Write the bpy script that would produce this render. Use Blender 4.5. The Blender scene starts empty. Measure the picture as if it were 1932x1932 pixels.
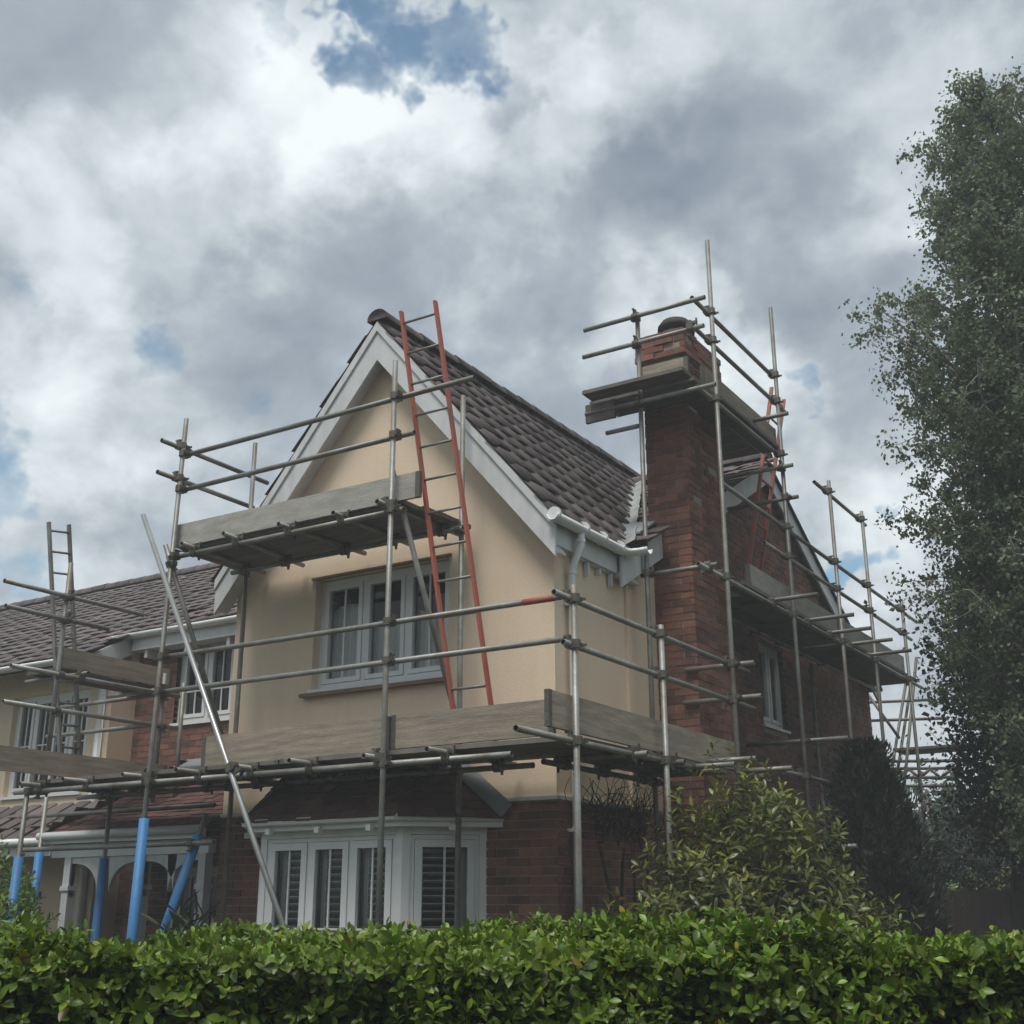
import bpy, math, random
import numpy as np
from mathutils import Vector, Matrix
random.seed(7); rng = np.random.default_rng(7)
R_ = math.radians
scene = bpy.context.scene
C = scene.collection
EYE = 1.62                     # camera height above the ground; builders below use heights relative to the eye

# ------------------------------------------------------------------ camera
FPX, CX = 2284.0, 966.0        # focal length and centre, in pixels of a 1932 px wide picture
pi_, ya_, ro_ = R_(18.1), R_(32.2), R_(0.12)
fw = np.array([-math.sin(ya_)*math.cos(pi_), math.cos(ya_)*math.cos(pi_), math.sin(pi_)])
rt = np.array([math.cos(ya_), math.sin(ya_), 0.0]); dn = np.cross(fw, rt)
rt2 = rt*math.cos(ro_)+dn*math.sin(ro_); dn2 = -rt*math.sin(ro_)+dn*math.cos(ro_)
cam_d = bpy.data.cameras.new('camera'); cam = bpy.data.objects.new('camera', cam_d); C.objects.link(cam)
mw = Matrix.Identity(4)
for i in range(3):
    mw[i][0], mw[i][1], mw[i][2] = rt2[i], -dn2[i], -fw[i]
mw[2][3] = EYE
cam.matrix_world = mw
cam_d.sensor_width = 36; cam_d.lens = FPX/1932*36; cam_d.clip_start = .05; cam_d.clip_end = 3000
scene.camera = cam
def ray(u, v): return rt2*((u-CX)/FPX)+dn2*((v-CX)/FPX)+fw
def P(ax, val, u, v):          # point where the sight line through a pixel meets a wall, scaffold or ground plane
    r = ray(u, v); return r*(val/r['xyz'.index(ax)])

# ------------------------------------------------------------------ render settings, sky, sun
scene.render.engine = 'CYCLES'
cy = scene.cycles; cy.max_bounces = 6; cy.diffuse_bounces = 3; cy.glossy_bounces = 3; cy.transmission_bounces = 4; cy.transparent_max_bounces = 10; cy.caustics_reflective = False; cy.caustics_refractive = False
scene.view_settings.view_transform = 'Standard'; scene.view_settings.look = 'None'
scene.view_settings.exposure = 0.93; scene.view_settings.gamma = 1
SUN = Vector((.10, -.56, 1.15)).normalized()
w = bpy.data.worlds.new('World'); scene.world = w; w.use_nodes = True
w.cycles.sampling_method = 'MANUAL'; w.cycles.sample_map_resolution = 256
nt = w.node_tree; nt.nodes.clear(); N = nt.nodes; L = nt.links
def nn(t, **k):
    n = N.new(t)
    for a, b in k.items(): setattr(n, a, b)
    return n
def mth(op, a, b=None, c=None, clamp=False):
    n = nn('ShaderNodeMath', operation=op); n.use_clamp = clamp
    for i, x in enumerate((a, b, c)):
        if x is None: continue
        if isinstance(x, (int, float)): n.inputs[i].default_value = x
        else: L.new(x, n.inputs[i])
    return n.outputs[0]
def smooth(x, lo, hi):
    n = nn('ShaderNodeMapRange', interpolation_type='SMOOTHSTEP')
    L.new(x, n.inputs[0]); n.inputs[1].default_value = lo; n.inputs[2].default_value = hi
    return n.outputs[0]
tc = nn('ShaderNodeTexCoord'); DIR = tc.outputs['Generated']
sky = nn('ShaderNodeTexSky', sky_type='NISHITA'); sky.sun_disc = False
sky.sun_elevation = math.asin(SUN.z); sky.sun_rotation = math.atan2(SUN.x, SUN.y)
sk = nn('ShaderNodeVectorMath', operation='MULTIPLY'); L.new(sky.outputs[0], sk.inputs[0]); sk.inputs[1].default_value = (.80, 1.05, 1.0)
bg1 = nn('ShaderNodeBackground'); L.new(sk.outputs[0], bg1.inputs[0]); bg1.inputs[1].default_value = .072
# clouds: a layer seen in perspective (direction divided by height), broken by noise at three scales
sep = nn('ShaderNodeSeparateXYZ'); L.new(DIR, sep.inputs[0])
zz = mth('ADD', mth('MAXIMUM', sep.outputs[2], 0.0), .60)
cmb = nn('ShaderNodeCombineXYZ')
L.new(mth('DIVIDE', sep.outputs[0], zz), cmb.inputs[0]); L.new(mth('DIVIDE', sep.outputs[1], zz), cmb.inputs[1])
def noise(vec, sc, det, rough, dist=0, off=0, warp=None):
    m = nn('ShaderNodeMapping'); m.inputs['Location'].default_value = (off, off*.7, off*1.3); L.new(vec, m.inputs[0])
    n = nn('ShaderNodeTexNoise'); n.inputs['Scale'].default_value = sc; n.inputs['Detail'].default_value = det
    n.inputs['Roughness'].default_value = rough; n.inputs['Distortion'].default_value = dist
    L.new(m.outputs[0], n.inputs[0]); return n.outputs[0]
CV = cmb.outputs[0]
wn_ = nn('ShaderNodeTexNoise'); wn_.inputs['Scale'].default_value = 6.5; wn_.inputs['Detail'].default_value = 5; wn_.inputs['Roughness'].default_value = .6; L.new(DIR, wn_.inputs[0])
wv = nn('ShaderNodeVectorMath', operation='SUBTRACT'); L.new(wn_.outputs['Color'], wv.inputs[0]); wv.inputs[1].default_value = (.5, .5, .5)
ws = nn('ShaderNodeVectorMath', operation='MULTIPLY_ADD'); L.new(wv.outputs[0], ws.inputs[0]); ws.inputs[1].default_value = (.30, .30, .30); L.new(DIR, ws.inputs[2])
wnm = nn('ShaderNodeVectorMath', operation='NORMALIZE'); L.new(ws.outputs[0], wnm.inputs[0]); WDIR = wnm.outputs[0]
nA = noise(CV, 2.6, 4, .5, .2, 3.1); nB = noise(CV, 6.2, 6, .55, .25, 7.7); nC = noise(CV, 15., 6, .6, .35, 1.3)
def blob(u, v, rad):           # 0..1 lump round a direction in the sky
    r = ray(u, v); r = r/np.linalg.norm(r)
    d = nn('ShaderNodeVectorMath', operation='DOT_PRODUCT'); L.new(WDIR, d.inputs[0]); d.inputs[1].default_value = r
    return smooth(d.outputs['Value'], math.cos(R_(rad)), 1.0)
bright = None
for u, v, rad, a in [(640, 250, 7.5, .15), (420, 170, 6, .12), (950, 240, 6, .22), (60, 350, 6, .26), (700, 430, 6, .16), (1130, 170, 4, .18), (230, 560, 5, .10),
                     (60, 980, 8, .20), (250, 730, 6, .22), (560, 760, 5, .10), (900, 500, 5, .10), (1650, 1050, 5, .28), (1240, 590, 4, .22), (1380, 720, 4, .16), (1700, 330, 6, .10),
                     (470, 560, 7, -.22), (180, 450, 5, -.20), (700, 560, 6, -.20), (1250, 440, 6, -.24), (1560, 520, 6, -.22), (1480, 200, 9, -.10), (1600, 700, 6, -.18), (120, 80, 8, -.08), (950, 640, 6, -.14), (930, 170, 2.2, -.26), (830, 340, 4, -.10), (620, 330, 3, .10)]:
    t = mth('MULTIPLY', blob(u, v, rad), a if a > 0 else a*.72)
    bright = t if bright is None else mth('ADD', bright, t)
crisp = mth('SUBTRACT', smooth(nB, .40, .60), .5)
base = mth('MULTIPLY_ADD', nA, .60, mth('MULTIPLY_ADD', crisp, .24, mth('MULTIPLY_ADD', nB, .35, mth('MULTIPLY_ADD', nC, .52, -.24))))
val = mth('ADD', base, bright)
ramp = nn('ShaderNodeValToRGB'); L.new(val, ramp.inputs[0])
el = ramp.color_ramp.elements
el[0].position = .02; el[0].color = (.20, .245, .30, 1)
el[1].position = 1.0; el[1].color = (.80, .855, .87, 1)
for p, c in ((.22, (.275, .322, .378, 1)), (.42, (.355, .407, .46, 1)), (.56, (.455, .512, .555, 1)), (.74, (.60, .66, .695, 1))):
    e = el.new(p); e.color = c
bg2 = nn('ShaderNodeBackground'); L.new(ramp.outputs[0], bg2.inputs[0]); bg2.inputs[1].default_value = .635
hole = None
for u, v, rad, a in [(690, 165, 3.4, 1.0), (790, 95, 3.6, 1.05), (860, 75, 2.9, .9), (760, 20, 2.8, .95), (520, 30, 2.4, .6), (380, 660, 2.6, .62), (50, 925, 4.0, .75), (20, 640, 2, .5), (60, 1040, 3, .6), (1600, 1040, 1.8, .85), (1440, 765, 1.6, .7), (30, 1060, 3, .35)]:
    t = mth('MULTIPLY', blob(u, v, rad), a)
    hole = t if hole is None else mth('MAXIMUM', hole, t)
gapn = mth('MULTIPLY_ADD', nB, .9, mth('MULTIPLY', nC, .75))
gap = smooth(mth('ADD', mth('MULTIPLY', hole, 1.0), mth('SUBTRACT', .91, gapn)), .44, 1.04)
gap = mth('MULTIPLY', gap, .93)
mx = nn('ShaderNodeMixShader'); L.new(gap, mx.inputs[0]); L.new(bg2.outputs[0], mx.inputs[1]); L.new(bg1.outputs[0], mx.inputs[2])
wo = nn('ShaderNodeOutputWorld'); L.new(mx.outputs[0], wo.inputs[0])
sd = bpy.data.lights.new('sun', 'SUN'); sd.energy = 1.5; sd.angle = R_(24); sd.color = (1, .965, .91)
so = bpy.data.objects.new('sun', sd); C.objects.link(so); so.rotation_euler = SUN.to_track_quat('Z', 'Y').to_euler(); so.location = (0, 0, 30)

# ------------------------------------------------------------------ materials
MATS = {}
def mat(name, col, rough=.7, metal=0, var=.15, scale=6, col2=None, bump=0, bscale=40, island=0, stretch=(1, 1, 1), spec=.5, coat=0, transl=0, attr=None, streak=0, fine=0):
    m = bpy.data.materials.new(name); m.use_nodes = True; nt = m.node_tree; n = nt.nodes; l = nt.links
    b = n['Principled BSDF']; b.inputs['Roughness'].default_value = rough; b.inputs['Metallic'].default_value = metal
    b.inputs['Specular IOR Level'].default_value = spec; b.inputs['Coat Weight'].default_value = coat
    t = n.new('ShaderNodeTexCoord'); mp = n.new('ShaderNodeMapping'); mp.inputs['Scale'].default_value = stretch
    g = n.new('ShaderNodeNewGeometry')
    l.new(g.outputs['Position'], mp.inputs[0])
    nz = n.new('ShaderNodeTexNoise'); nz.inputs['Scale'].default_value = scale; nz.inputs['Detail'].default_value = 7; nz.inputs['Roughness'].default_value = .62
    l.new(mp.outputs[0], nz.inputs[0])
    c2 = col2 or tuple(x*.55 for x in col)
    mr = n.new('ShaderNodeMapRange'); mr.inputs[1].default_value = .35; mr.inputs[2].default_value = .68; l.new(nz.outputs[0], mr.inputs[0])
    mxc = n.new('ShaderNodeMix'); mxc.data_type = 'RGBA'
    ml = n.new('ShaderNodeMath'); ml.operation = 'MULTIPLY'; ml.inputs[1].default_value = min(1, var*2.2); l.new(mr.outputs[0], ml.inputs[0]); l.new(ml.outputs[0], mxc.inputs[0])
    mxc.inputs[6].default_value = (*col, 1); mxc.inputs[7].default_value = (*c2, 1)
    out = mxc.outputs[2]
    def mulval(out, src, lo, hi):
        r = n.new('ShaderNodeMapRange'); r.inputs[3].default_value = lo; r.inputs[4].default_value = hi; l.new(src, r.inputs[0])
        v = n.new('ShaderNodeVectorMath'); v.operation = 'SCALE'; l.new(out, v.inputs[0]); l.new(r.outputs[0], v.inputs['Scale']); return v.outputs[0]
    if island:
        oi = n.new('ShaderNodeObjectInfo'); ad = n.new('ShaderNodeMath'); ad.operation = 'ADD'
        l.new(oi.outputs['Random'], ad.inputs[0]); l.new(g.outputs['Random Per Island'], ad.inputs[1])
        fr = n.new('ShaderNodeMath'); fr.operation = 'FRACT'; l.new(ad.outputs[0], fr.inputs[0])
        out = mulval(out, fr.outputs[0], 1-island, 1+island)
    if streak:
        m2 = n.new('ShaderNodeMapping'); m2.inputs['Scale'].default_value = (7, 7, .35); l.new(g.outputs['Position'], m2.inputs[0])
        s = n.new('ShaderNodeTexNoise'); s.inputs['Scale'].default_value = 1.6; s.inputs['Detail'].default_value = 6; l.new(m2.outputs[0], s.inputs[0])
        r = n.new('ShaderNodeMapRange'); r.inputs[1].default_value = .45; r.inputs[2].default_value = .72; l.new(s.outputs[0], r.inputs[0])
        out = mulval(out, r.outputs[0], 1.0, 1-streak)
    if fine:
        s = n.new('ShaderNodeTexNoise'); s.inputs['Scale'].default_value = 45; s.inputs['Detail'].default_value = 5; l.new(mp.outputs[0], s.inputs[0])
        out = mulval(out, s.outputs[0], 1-fine, 1+fine)
    if attr:
        a = n.new('ShaderNodeAttribute'); a.attribute_name = attr
        v = n.new('ShaderNodeVectorMath'); v.operation = 'MULTIPLY'; l.new(out, v.inputs[0]); l.new(a.outputs['Color'], v.inputs[1]); out = v.outputs[0]
    l.new(out, b.inputs['Base Color'])
    if bump:
        bn = n.new('ShaderNodeTexNoise'); bn.inputs['Scale'].default_value = bscale; bn.inputs['Detail'].default_value = 6; l.new(mp.outputs[0], bn.inputs[0])
        bp = n.new('ShaderNodeBump'); bp.inputs['Strength'].default_value = bump; bp.inputs['Distance'].default_value = .01; l.new(bn.outputs[0], bp.inputs['Height']); l.new(bp.outputs[0], b.inputs['Normal'])
    if transl:
        tr = n.new('ShaderNodeBsdfTranslucent'); l.new(out, tr.inputs[0]); ms = n.new('ShaderNodeMixShader'); ms.inputs[0].default_value = transl
        l.new(b.outputs[0], ms.inputs[1]); l.new(tr.outputs[0], ms.inputs[2]); l.new(ms.outputs[0], n['Material Output'].inputs[0])
    MATS[name] = m; return m
mat('cream_render', (.79, .635, .465), .9, var=.16, scale=1.3, col2=(.70, .555, .405), bump=.3, bscale=130, streak=.03, fine=.08)
mat('brick', (.235, .102, .064), .92, var=.45, scale=3.5, col2=(.12, .062, .052), bump=.5, bscale=60, island=.34, fine=.32)
mat('mortar', (.36, .31, .25), .95, var=.3, scale=12, bump=.4, bscale=90)
mat('roof_tile', (.15, .118, .112), .88, var=.45, scale=2.2, col2=(.10, .085, .08), bump=.4, bscale=60, island=.30, fine=.35)
mat('roof_underlay', (.02, .018, .018), .9)
mat('plain_tile', (.115, .050, .038), .85, var=.4, scale=4, col2=(.055, .032, .028), bump=.35, bscale=60, island=.3, fine=.2)
mat('white_plastic', (.78, .79, .78), .38, var=.10, scale=3, col2=(.62, .63, .61), streak=.06)
mat('white_paint', (.66, .67, .67), .6, var=.2, scale=5, col2=(.45, .46, .45), streak=.12)
mat('steel', (.29, .305, .29), .5, .4, var=.45, scale=4, col2=(.18, .15, .115), bump=.15, bscale=50, island=.25, fine=.28)
mat('bright_steel', (.42, .43, .42), .38, .6, var=.3, scale=7, col2=(.28, .285, .27), fine=.1)
mat('coupler_steel', (.16, .165, .15), .55, .6, var=.5, scale=40, col2=(.11, .08, .05))
mat('bore_shade', (.015, .015, .015), .9)  # near-black discs stand for the shade inside hollow tube ends
mat('red_paint', (.43, .085, .05), .6, var=.45, scale=5, col2=(.30, .12, .085), fine=.35)
mat('blue_plastic', (.035, .19, .47), .55, var=.4, scale=5, col2=(.06, .20, .38), fine=.2, bump=.3, bscale=25)
mat('board', (.40, .34, .26), .9, var=.45, scale=2.2, col2=(.22, .19, .15), bump=.35, bscale=18, island=.25, stretch=(1.2, 1.2, 11), fine=.5)
mat('grey_board', (.40, .385, .345), .9, var=.45, scale=2.6, col2=(.27, .26, .23), bump=.35, bscale=18, island=.2, stretch=(1.6, 1.6, 6), fine=.5)
mat('deck_board', (.17, .15, .13), .9, var=.4, scale=2.5, col2=(.10, .09, .08), bump=.3, bscale=18, island=.3, stretch=(1.5, 6, 1.5))
mat('lead', (.24, .255, .27), .6, .25, var=.4, scale=4, col2=(.30, .31, .31), bump=.3, bscale=14)
mat('pale_lead', (.42, .43, .42), .75, .1, var=.5, scale=6, col2=(.20, .215, .2), bump=.3, bscale=14)
mat('sill_brown', (.26, .17, .11), .8, var=.3)
mat('curtain', (.88, .89, .88), .9, var=.2, scale=3)
mat('slat', (.80, .80, .78), .6, var=.1)
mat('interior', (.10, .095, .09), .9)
mat('pot', (.04, .03, .028), .8, var=.4, bump=.4)
mat('soil', (.05, .042, .03), 1, var=.5, scale=3, bump=.6, bscale=8)
mat('lawn', (.06, .085, .025), 1, var=.5, scale=2, col2=(.045, .05, .02), bump=.8, bscale=30)
mat('asphalt', (.05, .05, .052), .9, var=.3, scale=3, bump=.4, bscale=60)
mat('bark', (.34, .32, .29), .9, var=.6, scale=5, col2=(.10, .09, .08), bump=.6, bscale=20)
mat('dark_bark', (.06, .05, .04), .95, var=.5, scale=6, bump=.6, bscale=20)
mat('fence_wood', (.045, .035, .028), .9, var=.4, scale=3, stretch=(5, 5, .6), bump=.3)
mat('wall_white', (.7, .7, .69), .8, var=.1)
mat('leaf_hedge', (.135, .215, .02), .38, var=.25, scale=14, col2=(.10, .175, .017), attr='tint', transl=.30, spec=.45)
mat('leaf_shrub', (.15, .17, .03), .38, var=.25, scale=9, col2=(.055, .08, .025), attr='tint', transl=.25)
mat('leaf_birch', (.165, .205, .11), .45, var=.3, scale=3, col2=(.13, .165, .09), attr='tint', transl=.45)
mat('leaf_dark', (.028, .042, .020), .6, var=.3, scale=3, attr='tint', transl=.15)
mat('twig', (.05, .038, .028), .9, var=.4)
mat('hedge_core', (.012, .017, .007), 1, var=.4)
# glass: dim transparent body with a mirror reflection that grows towards grazing angles
g = bpy.data.materials.new('glass'); g.use_nodes = True; n = g.node_tree.nodes; l = g.node_tree.links; n.remove(n['Principled BSDF'])
tr = n.new('ShaderNodeBsdfTransparent'); tr.inputs[0].default_value = (.90, .92, .91, 1); gl = n.new('ShaderNodeBsdfGlossy'); gl.inputs['Roughness'].default_value = .015
fr = n.new('ShaderNodeFresnel'); fr.inputs[0].default_value = 1.45; ms = n.new('ShaderNodeMixShader'); l.new(fr.outputs[0], ms.inputs[0]); l.new(tr.outputs[0], ms.inputs[1]); l.new(gl.outputs[0], ms.inputs[2]); l.new(ms.outputs[0], n['Material Output'].inputs[0])
MATS['glass'] = g

# ------------------------------------------------------------------ helpers
class MB:
    def __init__(s): s.v = []; s.f = []
    def quad(s, *p):
        i = len(s.v); s.v += [tuple(map(float, q)) for q in p]; s.f.append(tuple(range(i, i+len(p))))
    def box(s, a, b):
        x0, y0, z0 = [min(p, q) for p, q in zip(a, b)]; x1, y1, z1 = [max(p, q) for p, q in zip(a, b)]
        i = len(s.v); s.v += [(x0, y0, z0), (x1, y0, z0), (x1, y1, z0), (x0, y1, z0), (x0, y0, z1), (x1, y0, z1), (x1, y1, z1), (x0, y1, z1)]
        s.f += [tuple(i+k for k in q) for q in ((0, 3, 2, 1), (4, 5, 6, 7), (0, 1, 5, 4), (1, 2, 6, 5), (2, 3, 7, 6), (3, 0, 4, 7))]
    def obox(s, o, u, n, w, u0, u1, n0, n1, z0, z1):   # box in a wall frame: u along, n outward, z up
        i = len(s.v); o, u, n = np.array(o, float), np.array(u, float), np.array(n, float)
        for zz in (z0, z1):
            for a, b in ((u0, n0), (u1, n0), (u1, n1), (u0, n1)):
                p = o+u*a+n*b; s.v.append((p[0], p[1], p[2]+zz))
        s.f += [tuple(i+k for k in q) for q in ((0, 3, 2, 1), (4, 5, 6, 7), (0, 1, 5, 4), (1, 2, 6, 5), (2, 3, 7, 6), (3, 0, 4, 7))]
    def beam(s, p, q, wd, ht, up=(0, 0, 1)):             # rectangular bar from p to q
        p, q = np.array(p, float), np.array(q, float); d = (q-p)/np.linalg.norm(q-p); up = np.array(up, float)
        sd = np.cross(d, up); sd /= np.linalg.norm(sd); u2 = np.cross(sd, d); i = len(s.v)
        for e in (p, q):
            for a, b in ((-1, -1), (1, -1), (1, 1), (-1, 1)): s.v.append(tuple(e+sd*a*wd/2+u2*b*ht/2))
        s.f += [tuple(i+k for k in x) for x in ((0, 1, 2, 3), (7, 6, 5, 4), (0, 4, 5, 1), (1, 5, 6, 2), (2, 6, 7, 3), (3, 7, 4, 0))]
    def prism(s, pts, d):                                 # polygon pushed along d
        n = len(pts); i = len(s.v); d = np.array(d, float)
        s.v += [tuple(map(float, p)) for p in pts]+[tuple(np.array(p, float)+d) for p in pts]
        s.f.append(tuple(range(i, i+n))[::-1]); s.f.append(tuple(range(i+n, i+2*n)))
        for k in range(n): s.f.append((i+k, i+(k+1) % n, i+n+(k+1) % n, i+n+k))
    def tube(s, pts, rad, seg=10, cap=True):
        pts = [np.array(p, float) for p in pts]; rad = [rad]*len(pts) if isinstance(rad, (int, float)) else rad
        i = len(s.v); ref = None
        for k, p in enumerate(pts):
            d = pts[min(k+1, len(pts)-1)]-pts[max(k-1, 0)]; d /= np.linalg.norm(d)
            if ref is None: ref = np.array([1., 0, 0]) if abs(d[2]) > .8 else np.array([0, 0, 1.])
            a = np.cross(d, ref); a /= np.linalg.norm(a); b = np.cross(d, a); ref = np.cross(a, d) if False else ref
            for j in range(seg):
                t = 2*math.pi*j/seg; s.v.append(tuple(p+rad[k]*(a*math.cos(t)+b*math.sin(t))))
        for k in range(len(pts)-1):
            for j in range(seg):
                s.f.append((i+k*seg+j, i+k*seg+(j+1) % seg, i+(k+1)*seg+(j+1) % seg, i+(k+1)*seg+j))
        if cap:
            s.f.append(tuple(i+j for j in range(seg))[::-1]); s.f.append(tuple(i+(len(pts)-1)*seg+j for j in range(seg)))
    def mesh(s, name, m, smooth_=False):
        me = bpy.data.meshes.new(name); me.from_pydata(s.v, [], s.f)
        for x in (m if isinstance(m, (list, tuple)) else [m]): me.materials.append(MATS[x])
        if smooth_: me.shade_smooth()
        me.update(); return me
    def build(s, name, m, parent=None, smooth_=False, **props):
        base = root_of(parent) if parent else np.zeros(3)
        off = np.array([0, 0, EYE])-base
        s.v = [(a+off[0], b+off[1], c+off[2]) for a, b, c in s.v]
        o = bpy.data.objects.new(name, s.mesh(name, m, smooth_)); C.objects.link(o)
        if parent: o.parent = parent
        for k, x in props.items(): o[k] = x
        return o
def root_of(o):
    while o.parent: o = o.parent
    return np.array(o.location)
def thing(name, label, cat, loc, group=None):
    o = bpy.data.objects.new(name, None); C.objects.link(o); o.location = (loc[0], loc[1], loc[2]+EYE); o.empty_display_size = .2
    o['label'] = label; o['category'] = cat
    if group: o['group'] = group
    return o
def place(name, me, parent, M):            # object that shares a mesh; M in eye-relative world space
    o = bpy.data.objects.new(name, me); C.objects.link(o); o.parent = parent
    M = Matrix(M); M.translation = M.translation+Vector((0, 0, EYE))-Vector(root_of(parent)); o.matrix_local = M
    return o
def np_mesh(name, V, F, m, tint=None, smooth_=False):
    me = bpy.data.meshes.new(name); V = np.asarray(V, np.float32); F = np.asarray(F, np.int32); k = F.shape[1]
    me.vertices.add(len(V)); me.vertices.foreach_set('co', V.ravel()); me.loops.add(F.size); me.loops.foreach_set('vertex_index', F.ravel())
    me.polygons.add(len(F)); me.polygons.foreach_set('loop_start', np.arange(0, F.size, k, dtype=np.int32)); me.polygons.foreach_set('loop_total', np.full(len(F), k, np.int32))
    me.polygons.foreach_set('use_smooth', np.full(len(F), smooth_, bool))
    me.materials.append(MATS[m]); me.update(calc_edges=True)
    if tint is not None:
        a = me.color_attributes.new('tint', 'FLOAT_COLOR', 'POINT'); a.data.foreach_set('color', np.asarray(tint, np.float32).ravel())
    return me
def scatter(TV, TF, Ms, tint=None):        # copies of a template under many 4x4 matrices, as one vertex/face array
    TV = np.asarray(TV, float); TF = np.asarray(TF); Ms = np.asarray(Ms)
    V = np.einsum('nij,kj->nki', Ms[:, :3, :3], TV)+Ms[:, None, :3, 3]
    F = TF[None]+(np.arange(len(Ms))*len(TV))[:, None, None]
    t = None if tint is None else np.repeat(np.c_[tint, np.ones(len(tint))], len(TV), axis=0)
    return V.reshape(-1, 3), F.reshape(-1, TF.shape[1]), t
def emit(name, me, items, parent, nmax, m, rest):
    """items: matrices of alike pieces. The nearest nmax become objects that share me, the others one joined part."""
    items = sorted(items, key=lambda M: M[0][3]**2+M[1][3]**2+M[2][3]**2)
    for M in items[:nmax]: place(name, me, parent, M)
    if items[nmax:]:
        TV = np.array([v.co for v in me.vertices]); fs = [tuple(p.vertices) for p in me.polygons]
        TF = np.array([f if len(f) == 4 else (*f, f[-1]) for f in fs])
        V, F, _ = scatter(TV, TF, np.array([np.array(M) for M in items[nmax:]]))
        V = V+np.array([0, 0, EYE])-root_of(parent)
        o = bpy.data.objects.new(rest, np_mesh(rest, V, F, m)); C.objects.link(o); o.parent = parent; o['kind'] = 'stuff'
def frame4(o, x, y, z):
    M = Matrix.Identity(4)
    for i in range(3): M[i][0], M[i][1], M[i][2], M[i][3] = x[i], y[i], z[i], o[i]
    return M

# ------------------------------------------------------------------ ground
G = -EYE
mb = MB(); mb.quad((-600, -600, G), (600, -600, G), (600, 900, G), (-600, 900, G)); mb.build('ground', 'lawn', kind='structure')
hd = np.array([-.533, .846, 0]); hr = np.array([.846, .533, 0])
def along(a, b): return hd*a+hr*b
mb = MB(); mb.quad(*[tuple(along(a, b)+np.array([0, 0, G+.006])) for a, b in ((-7, -60), (-7, 60), (1.4, 60), (1.4, -60))]); mb.build('road', 'asphalt', kind='structure')
mb = MB(); mb.prism([tuple(along(a, b)+np.array([0, 0, G-.05])) for a, b in ((1.4, -60), (1.4, 60), (3.6, 60), (3.6, -60))], (0, 0, .16)); mb.build('pavement', 'asphalt', kind='structure')
mb = MB(); mb.quad((-16, 5.6, G+.005), (-3.2, 5.6, G+.005), (-3.2, 10.2, G+.005), (-16, 10.2, G+.005)); mb.build('garden_bed', 'soil', kind='structure')

# ------------------------------------------------------------------ house
house = thing('house', 'cream rendered house with a steep front gable, red brick chimney and brown tiled roof', 'house', (-7.1, 11, G))
YF, XL, XR, XG, YM, YB, YR = 8.95, -9.05, -5.2, -5.17, 10.3, 18.3, 14.25
ZR, ZB = .88, G             # foot of the render, foot of the walls
PF = 1.19; AX = -7.125; ZF = 5.72      # front wing: slope, ridge x, height of the tile bed at the ridge
PM = .54; ZM = 5.52                    # main range
def zf(x): return ZF-PF*abs(x-AX)
def zm(y): return ZM-PM*abs(y-YR)
def wall_cells(mb, o, u, n, U, Z, holes, th):
    us = sorted({*U, *[h[0] for h in holes], *[h[1] for h in holes]}); zs = sorted({*Z, *[h[2] for h in holes], *[h[3] for h in holes]})
    for a, b in zip(us, us[1:]):
        for c, d in zip(zs, zs[1:]):
            m, k = (a+b)/2, (c+d)/2
            if any(h[0] < m < h[1] and h[2] < k < h[3] for h in holes): continue
            mb.obox(o, u, n, None, a, b, -th, 0, c, d)
# openings (in wall coordinates)
UPW = (-7.97, -6.33, 2.0, 3.15)        # first floor window of the gable
LFW = (-11.36, -10.40, 2.13, 3.12)     # window in the brick wall left of the gable
LBW = (-13.95, -12.45, 1.35, 2.62)     # window of the left block
GRW = (-11.2, -9.75, -1.2, .45)        # window under the porch
SDW = (13.80, 14.62, 2.03, 3.08)       # side window
# facade render
mb = MB(); wall_cells(mb, (0, YF, 0), (1, 0, 0), (0, -1, 0), (XL, XR), (ZR, 3.2), [UPW], .25)
mb.prism([(XL, YF, 3.2), (XR, YF, 3.2), (XR, YF, zf(XR)-.04), (AX, YF, ZF-.04), (XL, YF, zf(XL)-.04)], (0, .25, 0))
mb.prism([(XR, YF+.25, ZR), (XR, YM+.01, ZR), (XR, YM+.01, 3.3), (XR, YF+.25, 3.3)], (-.25, 0, 0))
mb.prism([(XL, YF+.25, ZR), (XL, YM, ZR), (XL, YM, 3.3), (XL, YF+.25, 3.3)], (.25, 0, 0))
fac = mb.build('rendered_wall', 'cream_render', house)
mb = MB(); mb.box((XL-.012, YF-.022, ZR-.02), (XR+.022, YF+.01, ZR+.012)); mb.box((XR-.01, YF, ZR-.02), (XR+.022, YM, ZR+.012)); mb.build('render_bead', 'white_paint', fac)
mb = MB(); mb.prism([(XG, YM, ZR), (XG, 10.97, ZR), (XG, 10.97, zm(10.97)-.1), (XG, YM, zm(YM)-.1)], (-.25, 0, 0)); mb.build('rendered_wall', 'cream_render', house)

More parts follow.
